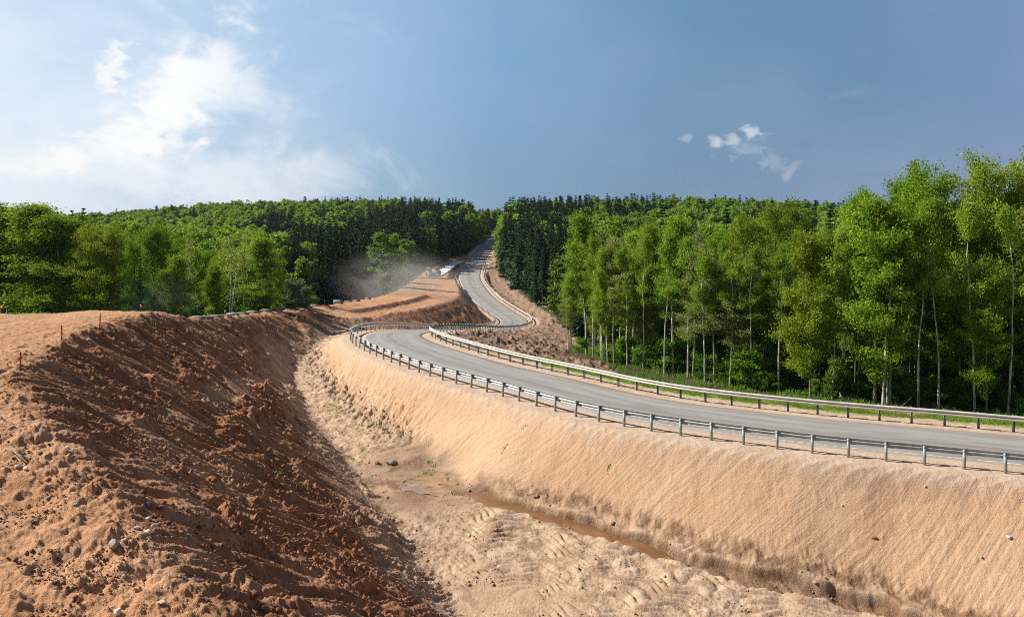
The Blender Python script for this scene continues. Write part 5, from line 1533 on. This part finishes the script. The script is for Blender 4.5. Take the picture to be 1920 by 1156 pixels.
# octahedral pebbles and clods
def pebble_mesh(name, x, y, r, mat, flat=.7):
    z = gnd(x, y) + r * .15
    n_ = len(x); base_ = np.array([[1, 0, 0], [0, 1, 0], [-1, 0, 0], [0, -1, 0], [0, 0, 1], [0, 0, -1], ], float)
    V_ = np.tile(base_, (n_, 1, 1)) * (r[:, None, None] * rg.uniform(.6, 1.25, (n_, 6, 1)))
    a = rg.uniform(0, 6.28, n_); ca, sa = np.cos(a)[:, None], np.sin(a)[:, None]
    V_ = np.stack([V_[..., 0] * ca - V_[..., 1] * sa, V_[..., 0] * sa + V_[..., 1] * ca, V_[..., 2] * flat], -1) + np.stack([x, y, z], -1)[:, None, :]
    T_ = np.array([(0, 1, 4), (1, 2, 4), (2, 3, 4), (3, 0, 4), (1, 0, 5), (2, 1, 5), (3, 2, 5), (0, 3, 5)])
    T_ = (T_[None] + (np.arange(n_) * 6)[:, None, None]).reshape(-1, 3)
    return npmesh(name, V_.reshape(-1, 3), None, T_, [mat])
M_cld = plain("soil_clod", (.20, .085, .04), .95, 0, .35, 3)
M_cld2 = plain("pale_clod", (.36, .23, .14), .95, 0, .35, 3)
x, y = scatter(60000, 10, 90, [1, 3, 4, 7], lambda x, y: pn(x / 2.5, y / 2.5, 3) > -.15)
tag(obj('pebbles', pebble_mesh('pebbles', x[:14000], y[:14000], rg.uniform(.005, .018, len(x[:14000])) * (1 + y[:14000] / 60), M_st1)), "scattered pale pebbles on the sand and the embankment", 'pebbles', kind='stuff')
x, y = scatter(80000, 10, 130, [2], lambda x, y: pn(x / 1.6, y / 1.6, 5) + .6 * pn(x / 6, y / 6, 6) > .1)
tag(obj('soil_clods', pebble_mesh('soil_clods', x, y, rg.gamma(1.2, .017, len(x)) * (1 + y / 80) + .008, M_cld, .85)), "loose brown soil clods all over the dark bank", 'clods', kind='stuff')
x, y = scatter(60000, 14, 130, [4, 5], lambda x, y: pn(x / 1.8, y / 1.8, 8) > .1)
tag(obj('mud_clods', pebble_mesh('mud_clods', x, y, rg.gamma(1.2, .016, len(x)) * (1 + y / 70) + .008, M_cld2, .8)), "lumps of pale mud on the ditch floor and the clearing", 'clods', kind='stuff')
x, y = scatter(90000, 10, 34, [1], lambda x, y: pn(x / 1.3, y / 1.3, 35) > .05)
tag(obj('sand_clods', pebble_mesh('sand_clods', x, y, rg.gamma(1.2, .012, len(x)) + .006, M_cld, .8)), "small dark crumbs and clods on the sandy foreground", 'clods', kind='stuff')
# blades: one mesh of thin triangles
def blades(name, x, y, hgt, wdt, mat, per=7, spread=.12):
    n_ = len(x); X = np.repeat(x, per) + rg.normal(0, spread, n_ * per); Y = np.repeat(y, per) + rg.normal(0, spread, n_ * per)
    Z = gnd(X, Y) - .01; h_ = np.repeat(hgt, per) * rg.uniform(.5, 1.2, n_ * per); a = rg.uniform(0, 6.28, n_ * per); w_ = np.repeat(wdt, per) if not np.isscalar(wdt) else wdt
    lx = rg.normal(0, .35, n_ * per) * h_; ly = rg.normal(0, .35, n_ * per) * h_
    V_ = np.stack([np.c_[X - np.cos(a) * w_, Y - np.sin(a) * w_, Z], np.c_[X + np.cos(a) * w_, Y + np.sin(a) * w_, Z], np.c_[X + lx, Y + ly, Z + h_]], 1).reshape(-1, 3)
    return npmesh(name, V_, None, np.arange(len(V_)).reshape(-1, 3), [mat], False, {'tint': ('FLOAT', np.repeat(rg.rand(n_ * per), 3))})
L_grass = leafmat("grass_blades", (.12, .20, .02), (.24, .33, .05), hue=.0)
L_weed = leafmat("weed_leaves", (.10, .22, .02), (.20, .36, .05), hue=.0)
L_dryg = leafmat("dry_twigs", (.16, .12, .085), (.30, .24, .17), trans=.1, hue=.0)
gx2 = rg.uniform(2, 44, 60000); gy2 = rg.uniform(34, 76, 60000)
k_ = (zone_at(gx2, gy2) == 6) & (fbm(gx2 / 1.6, gy2 / 1.6, 2, 15) > -.3)
tag(obj('grass', blades('grass', gx2[k_], gy2[k_], np.full(k_.sum(), .13), .018, L_grass, 6, .12)), "strip of fresh short grass behind the far guardrail", 'grass', kind='stuff')
x, y = scatter(2600, 45, 84, [4], lambda x, y: pn(x / 2.2, y / 2.2, 18) > .12)
x2, y2 = scatter(900, 30, 60, [2], lambda x, y: pn(x / 4, y / 4, 19) > .42)
x3, y3 = scatter(500, 30, 80, [3], lambda x, y: pn(x / 3, y / 3, 20) > .35)
x = np.r_[x[:260], x2[:16], x3[:60]]; y = np.r_[y[:260], y2[:16], y3[:60]]
tag(obj('weeds', blades('weeds', x, y, np.full(len(x), .16), .035, L_weed, 9, .10)), "small green weeds sprouting in the ditch and on the slopes", 'weeds', kind='stuff')
# forest floor growth and brush at the edge of the woods
y = rg.uniform(44, 100, 90000); x = rg.uniform(0, 66, 90000)
zz_ = zone_at(x, y); k_ = (zz_ == 0) & (fbm(x / 2, y / 2, 2, 25) > -.25) & (x > 0) & (y < 100)
tag(obj('undergrowth', blades('undergrowth', x[k_][:18000], y[k_][:18000], np.full(len(x[k_][:18000]), .38), .05, L_under, 4, .25)), "low leafy growth on the floor of the right hand wood", 'undergrowth', kind='stuff')
yb = rg.uniform(50, 78, 6000) * 1.0; xb = np.interp(yb, [50, 54, 58, 68, 76], [31, 21, 15, 9, 5.5]) + rg.normal(0, 1.0, 6000)
tag(obj('brushwood', blades('brushwood', xb, yb, np.full(6000, .34), .009, L_dryg, 3, .25)), "tangle of dry twigs along the edge of the right hand wood", 'brushwood', kind='stuff')

# ------------------------------------------------------------ dust raised by the rollers
def dust(name, loc, sc, dens, label, colr=(.84, .79, .74)):
    a = MB(); 
    import bmesh
    bm = bmesh.new(); bmesh.ops.create_icosphere(bm, subdivisions=3, radius=1)
    me_ = bpy.data.meshes.new(name); bm.to_mesh(me_); bm.free()
    m_ = bpy.data.materials.new(name); m_.use_nodes = True; t = NT(m_.node_tree); t.n.clear()
    o2 = t.new('ShaderNodeOutputMaterial'); v_ = t.new('ShaderNodeVolumePrincipled')
    t.put(v_.inputs['Color'], (*colr, 1)); v_.inputs['Anisotropy'].default_value = .2
    oc = t.new('ShaderNodeTexCoord').outputs['Object']
    ln_ = t.new('ShaderNodeVectorMath', operation='LENGTH'); t.l.new(oc, ln_.inputs[0])
    n_ = t.noise(oc, 2.2, 4, .6, .5)
    fall = t.step(ln_.outputs[1], 1.0, .15)
    t.put(v_.inputs['Density'], t.m('MULTIPLY', t.m('MULTIPLY', fall, t.step(n_, .36, .66)), dens))
    t.l.new(v_.outputs[0], o2.inputs['Volume'])
    me_.materials.append(m_)
    tag(obj(name, me_, loc=loc, scale=sc), label, 'dust', kind='stuff')
p_ = P(745, 520, 20); dust('dust_cloud', (-27, 186, ZC - 18), (21, 16, 11), .075, "brown dust drifting across the spruces left of the rollers")
dust('dust_veil', (-28, 252, ZC - 19.5), (9, 8, 4.5), .07, "thin dust hanging over the rollers beside the white sheet")
p_ = P(425, 560, 11); dust('dust_haze', (p_[0] * 1.0, 80, ZC - 9.5), (6, 4, 4), .10, "thin dust rising before the bare trees on the left")
# ------------------------------------------------------------ haze
mh = bpy.data.materials.new("haze_air"); mh.use_nodes = True; t = NT(mh.node_tree); t.n.clear()
o2 = t.new('ShaderNodeOutputMaterial'); v_ = t.new('ShaderNodeVolumePrincipled')
t.put(v_.inputs['Color'], (.80, .88, 1.0, 1)); v_.inputs['Density'].default_value = .00005; v_.inputs['Anisotropy'].default_value = .3
t.l.new(v_.outputs[0], o2.inputs['Volume'])
a = MB(); a.box((0, 0, 0), (2700, 2700, 64))
hz_ = obj('haze', a.mesh('haze', mh), loc=(0, 0, ZC - 1.0))
tag(hz_, kind='stuff', label="thin pale air haze over the whole valley", cat='haze')
